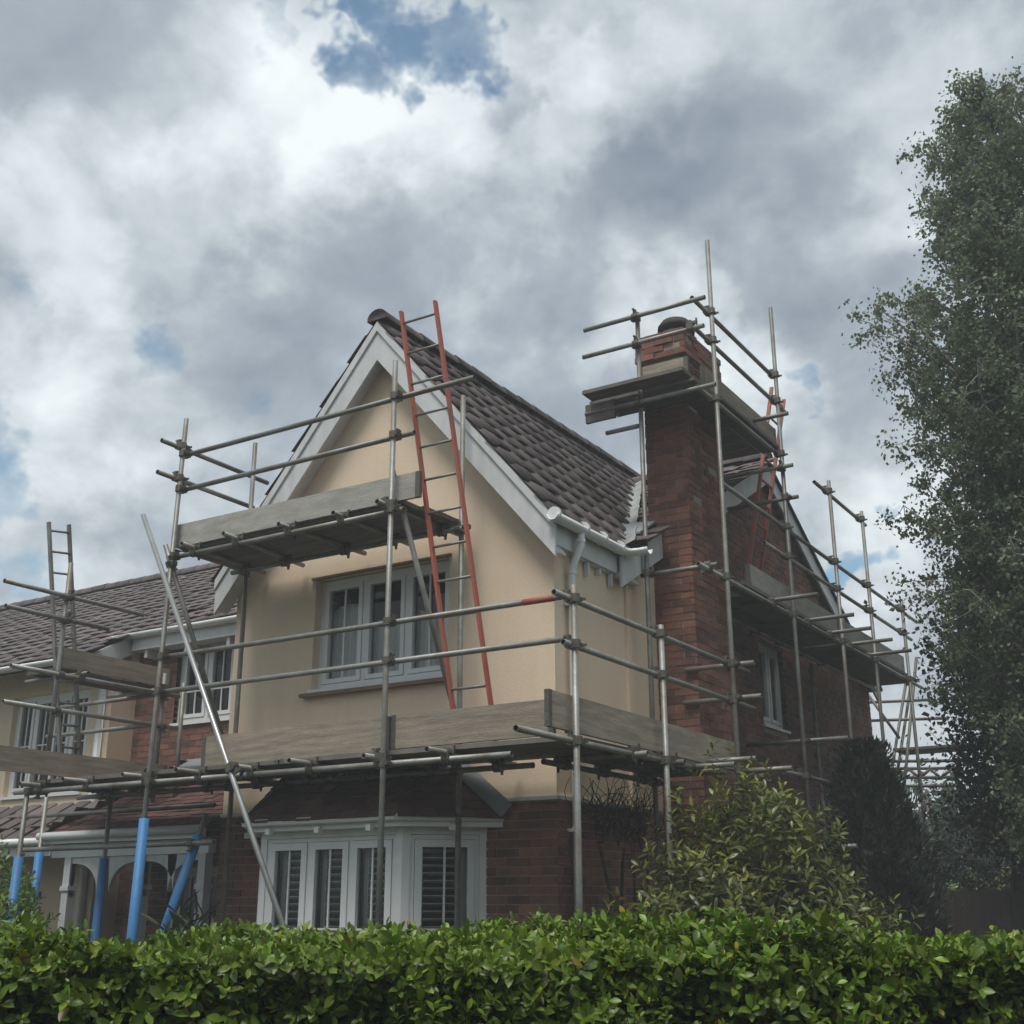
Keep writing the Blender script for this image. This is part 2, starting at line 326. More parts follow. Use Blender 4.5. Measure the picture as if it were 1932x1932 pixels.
# brickwork: mortar body with every brick proud of it
brick_me = MB(); brick_me.box((-.5, -.5, -.5), (.5, .5, .5)); brick_me = brick_me.mesh('brick', 'brick')
BR = []          # (matrix, parent)
def bricks(par, o, u, n, U, Z, keep, proud=.007, rough=.003, holes=()):
    o, u, n = np.array(o, float), np.array(u, float), np.array(n, float)
    z = Z[0]; row = 0; U = (U[0]-.0065, U[1]+.0065)
    while z+.065 <= Z[1]:
        a = U[0]-(.1125 if row % 2 else 0)
        while a < U[1]-.02:
            segs = [(max(a, U[0]), min(a+.215, U[1]))]
            for h in holes:
                if h[2] < z+.06 and z < h[3]: segs = [q for s_ in segs for q in ((s_[0], min(s_[1], h[0])), (max(s_[0], h[1]), s_[1]))]
            for a0, b in segs:
                if b-a0 > .015 and keep((a0+b)/2, z+.03) and keep(a0+.01, z+.03) and keep(b-.01, z+.03):
                    pr = proud+rng.normal(0, rough*.5); c = o+u*((a0+b)/2)+n*(pr-.03)+np.array([0, 0, z+.0325])
                    BR.append((frame4(c, u*(b-a0), n*.06, (0, 0, .065)), par))
            a += .225
        z += .075; row += 1
def mortar(name, mbf):
    return mbf.build(name, 'mortar', house)
# ground floor of the front wing
mb = MB(); mb.box((XL, YF, ZB), (-8.3, YF+.25, ZR-.02)); mb.box((-6.1, YF, ZB), (XR, YF+.25, ZR-.02)); mb.box((-8.3, YF, .8), (-6.1, YF+.25, ZR-.02)); mb.box((XL, YF+.25, ZB), (XL+.25, YM, ZR-.02))
w1 = mortar('brick_wall', mb); bricks(w1, (0, YF, 0), (1, 0, 0), (0, -1, 0), (XL, XR), (ZB, ZR-.02), lambda a, z: True, holes=[(-8.5, -5.93, ZB-1, .77)])
bricks(w1, (XL, 0, 0), (0, -1, 0), (-1, 0, 0), (-YM, -YF), (ZB, ZR-.02), lambda a, z: True)
mb = MB(); mb.box((XR-.25, YF+.25, ZB), (XR, YM, ZR-.02)); w2 = mortar('brick_wall', mb)
bricks(w2, (XR, 0, 0), (0, 1, 0), (1, 0, 0), (YF, YM), (ZB, ZR-.02), lambda a, z: True)
# right gable
mb = MB(); wall_cells(mb, (XG, 0, 0), (0, 1, 0), (1, 0, 0), (YM, YB), (ZB, ZR), [], .25)
wall_cells(mb, (XG, 0, 0), (0, 1, 0), (1, 0, 0), (10.97, YB), (ZR, 3.15), [SDW], .25)
mb.prism([(XG, 10.97, 3.15), (XG, YB, 3.15), (XG, YB, zm(YB)-.1), (XG, YR, ZM-.1), (XG, 10.97, zm(10.97)-.1)], (-.25, 0, 0))
w3 = mortar('brick_wall', mb)
bricks(w3, (XG, 0, 0), (0, 1, 0), (1, 0, 0), (YM, YB), (ZB, 5.5), lambda a, z: (z < ZR-.04 or a > 10.99) and z+.06 < zm(a)-.12 and not (10.97 < a < 11.83), holes=[SDW])
# chimney
cx0, cx1, cy0, cy1, CT = -5.20, -4.745, 10.95, 11.84, 5.62
mb = MB(); mb.box((cx0, cy0, ZB), (cx1, cy1, CT)); ch = mortar('chimney', mb)
for (o, u, nrm, U) in (((0, cy0, 0), (1, 0, 0), (0, -1, 0), (cx0, cx1)), ((cx1, 0, 0), (0, 1, 0), (1, 0, 0), (cy0, cy1)), ((cx0, 0, 0), (0, -1, 0), (-1, 0, 0), (-cy1, -cy0)), ((0, cy1, 0), (-1, 0, 0), (0, 1, 0), (-cx1, -cx0))):
    back = nrm[0] < 0 or nrm[1] > 0
    bricks(ch, o, u, nrm, U, (3.2 if back else ZB, CT), lambda a, z: True, rough=.006)
mb = MB(); mb.box((cx0-.05, cy0-.05, CT), (cx1+.05, cy1+.05, CT+.30)); cp = mb.build('mortar_flaunching', 'mortar', ch)
cb = 0.05
for (o, u, nrm, U) in (((0, cy0-cb, 0), (1, 0, 0), (0, -1, 0), (cx0-cb, cx1+cb)), ((cx1+cb, 0, 0), (0, 1, 0), (1, 0, 0), (cy0-cb, cy1+cb)), ((cx0-cb, 0, 0), (0, -1, 0), (-1, 0, 0), (-cy1-cb, -cy0+cb))):
    bricks(ch, o, u, nrm, U, (CT+.002, CT+.30), lambda a, z: True, proud=.012, rough=.016)
pot = MB(); pc = (-4.98, 11.35)
def ring(mb, c, prof, seg=20):
    i = len(mb.v)
    for r, z in prof:
        for k in range(seg): t = 2*math.pi*k/seg; mb.v.append((c[0]+r*math.cos(t), c[1]+r*math.sin(t), z))
    for j in range(len(prof)-1):
        for k in range(seg): mb.f.append((i+j*seg+k, i+j*seg+(k+1) % seg, i+(j+1)*seg+(k+1) % seg, i+(j+1)*seg+k))
    mb.f.append(tuple(i+(len(prof)-1)*seg+k for k in range(seg)))
ring(pot, pc, [(.16, CT+.28), (.155, CT+.42), (.185, CT+.43), (.185, CT+.46), (.14, CT+.47), (.14, CT+.51), (.20, CT+.52), (.195, CT+.56), (.15, CT+.62), (.07, CT+.65), (.005, CT+.655)])
pot.build('chimney_pot', 'pot', ch, True)
# brick wall between the gable and the left block
LX = -12.05; LY = 9.92
mb = MB(); wall_cells(mb, (0, YM, 0), (1, 0, 0), (0, -1, 0), (LX, XL), (ZB, 3.42), [LFW, GRW], .25); w4 = mortar('brick_wall', mb)
def inh(h, a, z, m=.01): return h[0]-m < a < h[1]+m and h[2]-.07 < z < h[3]+.02
bricks(w4, (0, YM, 0), (1, 0, 0), (0, -1, 0), (LX, XL), (ZB, 3.4), lambda a, z: True, holes=[LFW, GRW])
# left block
mb = MB(); wall_cells(mb, (0, LY, 0), (1, 0, 0), (0, -1, 0), (-23, LX), (ZB, 2.95), [LBW], .25); mb.box((LX-.25, LY+.25, ZB), (LX, YM+.25, 3.1)); mb.build('rendered_wall', 'cream_render', house)
mb = MB(); mb.box((-23, LY+.25, ZB), (-22.75, YB, 3.2)); mb.box((-23, YB, ZB), (XG-.25, YB+.25, 3.3)); mb.build('rear_wall', 'mortar', house)
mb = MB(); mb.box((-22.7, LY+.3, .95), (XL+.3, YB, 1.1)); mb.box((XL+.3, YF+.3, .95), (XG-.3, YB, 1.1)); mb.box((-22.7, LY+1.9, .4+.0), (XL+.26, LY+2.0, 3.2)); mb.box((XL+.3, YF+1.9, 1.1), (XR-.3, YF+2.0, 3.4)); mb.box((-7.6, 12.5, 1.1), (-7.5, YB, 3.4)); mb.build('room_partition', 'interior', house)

# windows
def window(o, u, n, U, Z, lights, vbars=1, hbars=(), depth=.10, sill=True, blind=None, fw_=.06, mull=.045, sash=.045, surround=True):
    """o,u,n: wall frame. Frame set back by depth from the wall face."""
    a0, a1 = U; z0, z1 = Z; d = -depth
    mb = MB()
    mb.obox(o, u, n, None, a0, a0+fw_, d-.06, d, z0, z1); mb.obox(o, u, n, None, a1-fw_, a1, d-.06, d, z0, z1)
    mb.obox(o, u, n, None, a0+fw_, a1-fw_, d-.06, d, z1-fw_, z1); mb.obox(o, u, n, None, a0+fw_, a1-fw_, d-.06, d, z0, z0+fw_)
    iw = (a1-a0-2*fw_-(lights-1)*mull)/lights
    for k in range(1, lights):
        x = a0+fw_+k*iw+(k-1)*mull; mb.obox(o, u, n, None, x, x+mull, d-.06, d, z0+fw_, z1-fw_)
    win = mb.build('window', 'white_plastic', house)
    for k in range(lights):
        x = a0+fw_+k*(iw+mull); b0, b1, c0, c1 = x+.004, x+iw-.004, z0+fw_+.004, z1-fw_-.004
        mb = MB()
        mb.obox(o, u, n, None, b0, b0+sash, d-.05, d+.012, c0, c1); mb.obox(o, u, n, None, b1-sash, b1, d-.05, d+.012, c0, c1)
        mb.obox(o, u, n, None, b0+sash, b1-sash, d-.05, d+.012, c1-sash, c1); mb.obox(o, u, n, None, b0+sash, b1-sash, d-.05, d+.012, c0, c0+sash)
        mb.build('sash', 'white_plastic', win)
        g0, g1, h0, h1 = b0+sash, b1-sash, c0+sash, c1-sash
        mb = MB(); o3, u3, n3 = np.array(o, float), np.array(u, float), np.array(n, float)*(d-.026); mb.quad(*[tuple(o3+u3*aa+n3+np.array([0, 0, zz])) for aa, zz in ((g0, h0), (g1, h0), (g1, h1), (g0, h1))]); mb.build('pane', 'glass', win)
        for j in range(1, vbars+1):
            xx = g0+(g1-g0)*j/(vbars+1); mb = MB(); mb.obox(o, u, n, None, xx-.009, xx+.009, d-.023, d-.008, h0, h1); mb.build('glazing_bar', 'white_plastic', win)
        for fr_ in hbars:
            zc = h0+(h1-h0)*fr_; mb = MB(); mb.obox(o, u, n, None, g0, g1, d-.0235, d-.0095, zc-.009, zc+.009); mb.build('glazing_bar', 'white_plastic', win)
        if blind: blind(win, o, u, n, g0, g1, h0, h1, d, k)
    if sill:
        mb = MB(); mb.obox(o, u, n, None, a0-.02, a1+.02, d-.05, .035, z0-.035, z0-.002); mb.build('sill', 'white_plastic', win)
    return win
def curtain(h_from, h_to):
    def f(win, o, u, n, g0, g1, h0, h1, d, k):
        mb = MB(); o_, u_, n_ = np.array(o, float), np.array(u, float), np.array(n, float); m = 26; prev = None
        t = h_to[k] if isinstance(h_to, (list, tuple)) else h_to
        if not t: return
        for i in range(m+1):
            a = g0-.05+(g1-g0+.1)*i/m; w_ = -.11+d+.015*math.sin(i*1.35+k); top = h0+(h1-h0)*(t+.06*math.sin(i*.13+k))
            p = o_+u_*a+n_*w_; q = (tuple(p+np.array([0, 0, h0-.06])), tuple(p+np.array([0, 0, top])))
            if prev: mb.quad(prev[0], q[0], q[1], prev[1])
            prev = q
        mb.build('curtain', 'curtain', win, True)
    return f
def shutter(win, o, u, n, g0, g1, h0, h1, d, k):
    z = h0+(h1-h0)*.22; c = 0
    sh = MB(); sh.obox(o, u, n, None, g0-.02, g0+.03, d-.16, d-.12, h0, h1); sh.obox(o, u, n, None, g1-.03, g1+.02, d-.16, d-.12, h0, h1); sh.obox(o, u, n, None, g0+.03, g1-.03, d-.16, d-.12, h0, h0+(h1-h0)*.2); sh.build('shutter', 'slat', win)
    o_, u_, n_ = np.array(o, float), np.array(u, float), np.array(n, float)
    while z < h1:
        mb = MB(); p0 = o_+u_*(g0+.03)+n_*(d-.165); p1 = o_+u_*(g1-.03)+n_*(d-.165); up = np.array([0, 0, .018]); f = n_*.05
        mb.prism([tuple(p0+np.array([0, 0, z])), tuple(p1+np.array([0, 0, z])), tuple(p1+f+up+np.array([0, 0, z])), tuple(p0+f+up+np.array([0, 0, z]))], (0, 0, .008)); mb.build('slat', 'slat', win); z += .062
XU, NF = (1, 0, 0), (0, -1, 0)
wn = window((0, YF, 0), XU, NF, UPW[:2], (UPW[2]+.03, UPW[3]-.01), 3, 1, (), .10, blind=curtain(0, [.80, .55, .62]))
mb = MB(); mb.box((UPW[0]-.09, YF-.075, UPW[2]-.045), (UPW[1]+.03, YF+.12, UPW[2]-.012)); mb.build('sub_sill', 'sill_brown', wn)
mb = MB(); mb.box((UPW[0]-.04, YF-.03, UPW[3]-.008), (UPW[1]+.03, YF+.02, UPW[3]+.012)); mb.build('drip_bead', 'sill_brown', wn)
window((0, YM, 0), XU, NF, LFW[:2], LFW[2:], 2, 1, (.36,), .07, blind=curtain(0, [0, 0]))
window((0, LY, 0), XU, NF, LBW[:2], LBW[2:], 4, 1, (.5,), .07)
window((0, YM, 0), XU, NF, GRW[:2], GRW[2:], 3, 1, (.38,), .07)
window((XG, 0, 0), (0, 1, 0), (1, 0, 0), SDW[:2], (SDW[2]+.04, SDW[3]), 2, 0, (), .06)

# bay window
bxl, bxr, byf, bw = -8.0, -6.40, 8.42, .53
bp = [(bxl-bw+.02, YF), (bxl, byf), (bxr, byf), (bxr+bw-.02, YF)]
bay = MB(); zb0, zb1 = -.50, .72
bay.prism([(x, y, ZB) for x, y in bp], (0, 0, zb0-ZB)); bay = mortar('bay_window', bay)
for (p, q) in zip(bp, bp[1:]):
    p, q = np.array([*p, 0.]), np.array([*q, 0.]); ln = np.linalg.norm(q-p); u = (q-p)/ln; nrm = np.array([u[1], -u[0], 0])
    bricks(bay, tuple(p), tuple(u), tuple(nrm), (0, ln), (ZB, zb0), lambda a, z: True)
    pad = .07
    for pa in (0, ln-pad): mb = MB(); mb.obox(p, u, nrm, None, pa, pa+pad, -.09, .0, zb0+.03, zb1-.06); mb.build('corner_post', 'white_plastic', bay)
    window(tuple(p), tuple(u), tuple(nrm), (pad+.002, ln-pad-.002), (zb0+.04, zb1-.13), 3 if ln > 1 else 1, 1, (.22,), .012, blind=shutter, fw_=.035, mull=.03, sash=.062)
    mb = MB(); mb.obox(p, u, nrm, None, -.03, ln+.03, -.09, .05, zb0, zb0+.03); mb.build('sill', 'white_plastic', bay)
    mb = MB(); mb.obox(p, u, nrm, None, pad, ln-pad, -.09, .003, zb1-.128, zb1-.06); mb.build('head_board', 'white_plastic', bay)
fas = MB(); off = .13
fp = [(bxl-bw-.10, YF), (bxl-.055, byf-off), (bxr+.055, byf-off), (bxr+bw+.14, YF)]
for (p, q) in zip(fp, fp[1:]):
    p, q = np.array([*p, 0.]), np.array([*q, 0.]); ln = np.linalg.norm(q-p); u = (q-p)/ln; nrm = np.array([u[1], -u[0], 0])
    fas.obox(p, u, nrm, None, 0, ln, -.03, 0, zb1-.06, zb1+.02)
    for k in range(3 if ln > 1 else 1): 
        t = ln*(k+.5)/(3 if ln > 1 else 1); fas.obox(p, u, nrm, None, t-.025, t+.025, .003, .05, zb1-.10, zb1-.05)
fas = fas.build('fascia', 'white_plastic', bay)
gut = MB(); gut.tube([(x, y-.045 if 0 < i < 3 else y, zb1+.005) for i, (x, y) in enumerate(fp)], .035, 8); gut.build('gutter', 'white_plastic', bay)
mb = MB(); mb.prism([(x, y, zb1-.07) for x, y in fp], (0, 0, .01)); mb.build('soffit', 'white_plastic', bay)

# ------------------------------------------------------------------ roofs
def tile_profile():
    mb = MB(); n = 12; w_, ln = .312, .345; prof = []
    for i in range(n+1):
        t = i/n; e_ = lambda x: max(0, min(1, x))**2*(3-2*max(0, min(1, x))); h = .029*e_((t-.26)/.09)*e_((1.05-t)/.08)
        prof.append((w_*(t-.5), h))
    # y = 0 nose, y = ln head (up the slope); tilted so that the nose lies on the course below
    for y, dz in ((0, .024), (ln, .002)):
        for x, h in prof: mb.v.append((x, y, h+dz))
    for i in range(n): mb.f.append((i, i+1, n+2+i, n+1+i))
    k = len(mb.v)
    for x, h in prof: mb.v.append((x, .003, h+.010))
    for i in range(n): mb.f.append((k+i, k+i+1, i+1, i))
    k2 = len(mb.v)
    for x, h in prof: mb.v.append((x, ln, h-.010))
    for i in range(n): mb.f.append((k2+i, k2+i+1, k+i+1, k+i))
    return mb.mesh('roof_tile', 'roof_tile', True)
tile_me = tile_profile()
def plain_profile():
    mb = MB(); w_, ln = .160, .185
    v = [(-w_/2, 0, .016), (w_/2, 0, .016), (w_/2, ln, .002), (-w_/2, ln, .002), (-w_/2, 0, .003), (w_/2, 0, .003), (w_/2, ln, -.008), (-w_/2, ln, -.008)]
    mb.v = v; mb.f = [(0, 1, 2, 3), (4, 5, 1, 0), (5, 6, 2, 1), (7, 4, 0, 3), (7, 6, 5, 4)]
    return mb.mesh('plain_tile', 'plain_tile')
plain_me = plain_profile()
def slope_tiles(o, u, s, L_, S_, keep, wd=.300, gauge=.272, stagger=True, jit=.004):
    """o eave corner, u along eave, s up the slope."""
    o, u, s = np.array(o, float), np.array(u, float), np.array(s, float); nn_ = np.cross(u, s); out = []
    r = 0; v = -.04
    while v < S_-.1:
        st = (wd/2 if (r % 2 and stagger) else 0)+wd*.5; aa = ([wd*.5] if st > wd*.6 else [])+list(np.arange(st, L_-wd*.5+1e-6, wd)); aa += [L_-wd*.5] if L_-wd*.5-aa[-1] > .03 else []
        for a in aa:
            c = o+u*a+s*v
            if keep(c+s*gauge*.5):
                c = c+nn_*rng.normal(0, jit)+s*rng.normal(0, jit); tw = rng.normal(0, .006)
                uu = u*math.cos(tw)+s*math.sin(tw); ss = np.cross(nn_, uu)
                out.append(frame4(c, uu, ss, nn_))
        v += gauge; r += 1
    return out
cF = 1/math.hypot(1, PF); cM = 1/math.hypot(1, PM)
YV = YF-.2                                      # front verge
EXR, EXL = -5.06, -9.19                         # eaves of the front wing
def valley_y(x): return YR-(zf(x)-ZM)/-PM if False else YR-(ZM-zf(x))/PM    # where the wing meets the main slope
sF = np.array([-cF, 0, PF*cF]); sFL = np.array([cF, 0, PF*cF]); sM = np.array([0, cM, PM*cM])
roofF = MB()
t_ = .045
for sgn, ex in ((1, EXR), (-1, EXL)):
    ya, yb_ = valley_y(ex), valley_y(AX)
    roofF.prism([(ex, YV, zf(ex)), (ex, ya, zf(ex)), (AX, yb_, ZF), (AX, YV, ZF)], (0, 0, -t_))
roofF = roofF.build('gable_roof', 'roof_underlay', house)
tilesR = slope_tiles((EXR, YV-.02, zf(EXR)), (0, 1, 0), sF, 6.2, (EXR-AX)/cF, lambda c: c[1] < valley_y(c[0])-.02)
tilesL = slope_tiles((EXL, 14.6, zf(EXL)), (0, -1, 0), sFL, 14.6-YV+.02, (AX-EXL)/cF, lambda c: c[1] < valley_y(c[0])-.02)
roofM = MB(); ey = YM-.25; VX = -5.03
roofM.prism([(VX, ey, zm(ey)), (-5.06, ey, zm(ey)), (AX, valley_y(AX), ZM), (AX, YR, ZM), (VX, YR, ZM)], (0, 0, -t_))
roofM.prism([(EXL, ey, zm(ey)), (LX+.0, ey, zm(ey)), (LX, YR, ZM), (AX, YR, ZM)], (0, 0, -t_))
ly = 9.35
roofM.prism([(LX, ly, zm(ly)), (-23.3, ly, zm(ly)), (-23.3, YR, ZM), (LX, YR, ZM)], (0, 0, -t_))
roofM.prism([(VX, YR, ZM), (-23.3, YR, ZM), (-23.3, YB+.3, zm(YB+.3)), (VX, YB+.3, zm(YB+.3))], (0, 0, -t_))
roofM = roofM.build('main_roof', 'roof_underlay', house)
def keepM(c):
    x, y = c[0], c[1]
    if y > YR-.1 or x > VX: return False
    if x > AX: return y > valley_y(min(x, EXR))+.1 and y > ey-.05 and not (cx0-.1 < x and cy0-.1 < y < cy1+.05)
    if x > EXL: return y > valley_y(x)+.1
    if x > LX: return y > ey-.05
    return True
tilesM = slope_tiles((-23.3, ly, zm(ly)), (1, 0, 0), sM, 18.4, (YR-ly)/cM, keepM)
emit('roof_tile', tile_me, tilesR+[t for t in tilesL if t[1][3] < 9.1], roofF, 240, 'roof_tile', 'tile_field')
emit('roof_tile', tile_me, [t for t in tilesL if t[1][3] >= 9.1], roofF, 0, 'roof_tile', 'tile_field')
emit('roof_tile', tile_me, tilesM, roofM, 60, 'roof_tile', 'tile_field')
# ridge tiles
def ridge(p, q, par, r=.125, step=.33):
    p, q = np.array(p, float), np.array(q, float); d = q-p; ln = np.linalg.norm(d); d /= ln; k = 0
    side = np.cross(d, (0, 0, 1)); side /= np.linalg.norm(side); up = np.cross(side, d)
    mb = MB(); sg = 9
    for y, rr in ((0, r), (step+.02, r*.93)):
        for j in range(sg+1):
            t = math.pi*(j/sg)*1.1-.05*math.pi; mb.v.append((rr*math.cos(t), y, rr*math.sin(t)*.85))
    for j in range(sg): mb.f.append((j, j+1, sg+2+j, sg+1+j))
    mb.f.append(tuple(range(sg+1)))
    me = mb.mesh('ridge_tile', 'roof_tile', True)
    while k*step < ln:
        c = p+d*k*step+up*rng.normal(0, .004); place('ridge_tile', me, par, frame4(c, side, d, up)); k += 1
ridge((AX, YV-.03, ZF+.03), (AX, valley_y(AX)+.1, ZF+.03), roofF)
ridge((VX+.02, YR, ZM+.03), (AX, YR, ZM+.03), roofM); ridge((AX, YR, ZM+.03), (-23.3, YR, ZM+.03), roofM)
# valley lead
vp = [(EXR, valley_y(EXR), zf(EXR)+.03), (AX, valley_y(AX), ZF+.03)]
mb = MB(); a, b = np.array(vp[0]), np.array(vp[1]); sdv = np.array([.10, .03, .065]); sdu = np.array([-.05, -.10, .075]); m = 22
for i in range(m):
    p, q = a+(b-a)*i/m, a+(b-a)*(i+1)/m; j1 = .008*math.sin(i*2.3); j2 = .008*math.sin((i+1)*2.3)
    mb.quad(p+sdv*(1+j1*8)+(0, 0, .02), q+sdv*(1+j2*8)+(0, 0, .02), q+(0, 0, .035), p+(0, 0, .035)); mb.quad(p+(0, 0, .035), q+(0, 0, .035), q+sdu*(.8+j2*8), p+sdu*(.8+j1*8))
mb.build('valley_lead', 'pale_lead', roofF)
mb = MB(); mb.prism([(-5.12, 10.55, zm(10.55)+.06), (-5.12, cy0+.02, zm(cy0)+.08), (-5.6, cy0+.02, zm(cy0)+.1), (-5.6, 10.5, zm(10.5)+.07)], (0, 0, .02)); mb.build('flashing', 'lead', ch)

# bargeboards, fascia, gutter, downpipe
def barge(name, pts, d): mb = MB(); mb.prism(pts, d); return mb.build(name, 'white_paint', house)
def zt(x): return zf(x)-.01
dz = .36
mb = MB(); mb.prism([(AX, YV, zt(AX)), (-5.07, YV, zt(-5.07)), (-5.07, YV, zt(-5.07)-dz), (AX, YV, zt(AX)-dz-.06)], (0, .03, 0)); br_ = mb.build('bargeboard', 'white_paint', house)
mb = MB(); mb.prism([(AX, YV-.001, zt(AX)), (-9.18, YV-.001, zt(-9.18)), (-9.18, YV-.001, zt(-9.18)-dz), (AX, YV-.001, zt(AX)-dz-.06)], (0, .03, 0)); bl_ = mb.build('bargeboard', 'white_paint', house)
for par, sg in ((br_, 1), (bl_, -1)):      # cover strip under the tiles
    e = AX+sg*2.055; mb = MB(); mb.prism([(AX, YV-.022, zt(AX)+.005), (e, YV-.022, zt(e)+.005), (e, YV-.022, zt(e)-.10), (AX, YV-.022, zt(AX)-.10)], (0, .02, 0)); mb.build('cover_strip', 'white_paint', par)
    mb = MB(); mb.prism([(AX, YV+.031, zt(AX)-.30), (e, YV+.031, zt(e)-.30), (e, YV+.031, zt(e)-.32), (AX, YV+.031, zt(AX)-.32)], (0, YF-YV-.033, 0)); mb.build('verge_soffit', 'white_paint', par)
BX = VX-.03
def zg(y): return zm(y)-.03
mb = MB(); mb.prism([(BX, YR, zg(YR)), (BX, ey-.04, zg(ey-.04)), (BX, ey-.04, zg(ey)-.32), (BX, YR, zg(YR)-.28)], (-.03, 0, 0)); mb.build('bargeboard', 'white_paint', house)
mb = MB(); mb.prism([(BX-.001, YR, zg(YR)), (BX-.001, YB+.3, zg(YB+.3)), (BX-.001, YB+.3, zg(YB+.3)-.26), (BX-.001, YR, zg(YR)-.26)], (-.03, 0, 0)); mb.build('bargeboard', 'white_paint', house)
mb = MB(); mb.box((XG, ey-.02, zm(ey)-.24), (BX-.031, YM+.15, zm(ey)-.20)); mb.build('eaves_box', 'white_paint', house)
# left verge of the low block's roof
mb = MB(); mb.prism([(LX+.02, ly, zg(ly)), (LX+.02, YM, zg(YM)), (LX+.02, YM, zg(YM)-.24), (LX+.02, ly, zg(ly)-.24)], (.03, 0, 0)); mb.build('bargeboard', 'white_paint', house)
mb = MB(); mb.box((EXR-.09, YV+.05, zf(EXR)-.22), (EXR-.06, YM-.05, zf(EXR)-.03)); mb.box((XR, YV+.08, zf(EXR)-.23), (EXR-.092, YM-.05, zf(EXR)-.20)); mb.build('fascia', 'white_paint', house)
for k in range(5):
    mb = MB(); yk = 9.25+k*.23; mb.box((XR+.02, yk, zf(EXR)-.30-.06*(k % 2)), (XR+.055, yk+.03, zf(EXR)-.232)); mb.build('rafter_foot', 'white_paint', house)
def half_gutter(path, r=.062, name='gutter', par=house):
    mb = MB(); path = [np.array(p, float) for p in path]; sg = 8; i0 = 0
    rows = []
    for k, p in enumerate(path):
        d = path[min(k+1, len(path)-1)]-path[max(k-1, 0)]; d /= np.linalg.norm(d); sd_ = np.cross(d, (0, 0, 1)); sd_ /= np.linalg.norm(sd_)
        out = [p+sd_*r*math.cos(math.pi*j/sg)-np.array([0, 0, 1])*r*math.sin(math.pi*j/sg) for j in range(sg+1)]; inn = [p+sd_*(r-.008)*math.cos(math.pi*j/sg)-np.array([0, 0, 1])*((r-.008)*math.sin(math.pi*j/sg)) for j in range(sg, -1, -1)]
        rows.append(out+inn)
    m = len(rows[0])
    for rr in rows: mb.v += [tuple(x) for x in rr]
    for k in range(len(rows)-1):
        for j in range(m): mb.f.append((k*m+j, k*m+(j+1) % m, (k+1)*m+(j+1) % m, (k+1)*m+j))
    mb.f.append(tuple(range(m))[::-1]); mb.f.append(tuple((len(rows)-1)*m+j for j in range(m)))
    gt = mb.build(name, 'white_plastic', par, True); return gt
gz = zf(EXR)+.0
g1 = half_gutter([(EXR+.02, 8.66, gz), (EXR+.02, 9.98, gz), (EXR+.06, 10.06, gz), (EXR+.16, 10.09, gz), (EXR+.26, 10.09, gz)])
for yk in (8.68, 9.2, 9.55, 9.9):
    mb = MB(); mb.tube([(EXR+.02, yk, gz-.0), (EXR+.02, yk+.03, gz-.0)], .067, 12); mb.build('gutter_bracket', 'white_plastic', g1)
half_gutter([(EXL-.05, ey-.03, zm(ey)-.0), (LX-.2, ey-.03, zm(ey)-.0)]); half_gutter([(LX-.02, ly-.06, zm(ly)-.02), (-23, ly-.06, zm(ly)-.02)])
mb = MB(); mb.box((LX+.1, ey+.02, zm(ey)-.20), (EXL, ey+.05, zm(ey)-.04)); mb.box((LX+.1, ey+.05, zm(ey)-.2), (XL, YM, zm(ey)-.17)); mb.build('fascia', 'white_paint', house)
for k in range(4):
    mb = MB(); xx = LX+.3+k*.7; mb.box((xx, ey+.052, zm(ey)-.30), (xx+.05, YM, zm(ey)-.2)); mb.build('rafter_foot', 'white_paint', house)
py = 9.17
mb = MB(); mb.tube([(EXR+.02, py, gz-.05), (EXR+.02, py, gz-.16), (XR+.075, py-.0, gz-.34), (XR+.06, py, gz-.42), (XR+.06, py, G)], .034, 12); dp = mb.build('downpipe', 'white_plastic', house, True)
for zk in (2.55, 1.6, .6, -.4, gz-.42, gz-.14):
    mb = MB(); xx = XR+.06 if zk < gz-.3 else EXR+.02; mb.tube([(xx, py, zk), (xx, py, zk+.035)], .041, 12)
    if zk < gz-.45: mb.box((XR, py-.055, zk+.005), (XR+.06, py+.055, zk+.03))
    mb.build('pipe_clip', 'white_plastic', dp)
mb = MB(); mb.tube([(LX-.12, LY-.05, 2.7), (LX-.12, LY-.05, G)], .045, 12); mb.build('downpipe', 'white_plastic', house, True)
mb = MB(); mb.tube([(XL-.07, YM-.12, 3.3), (XL-.07, YM-.12, G)], .035, 12); mb.build('downpipe', 'white_plastic', house, True)

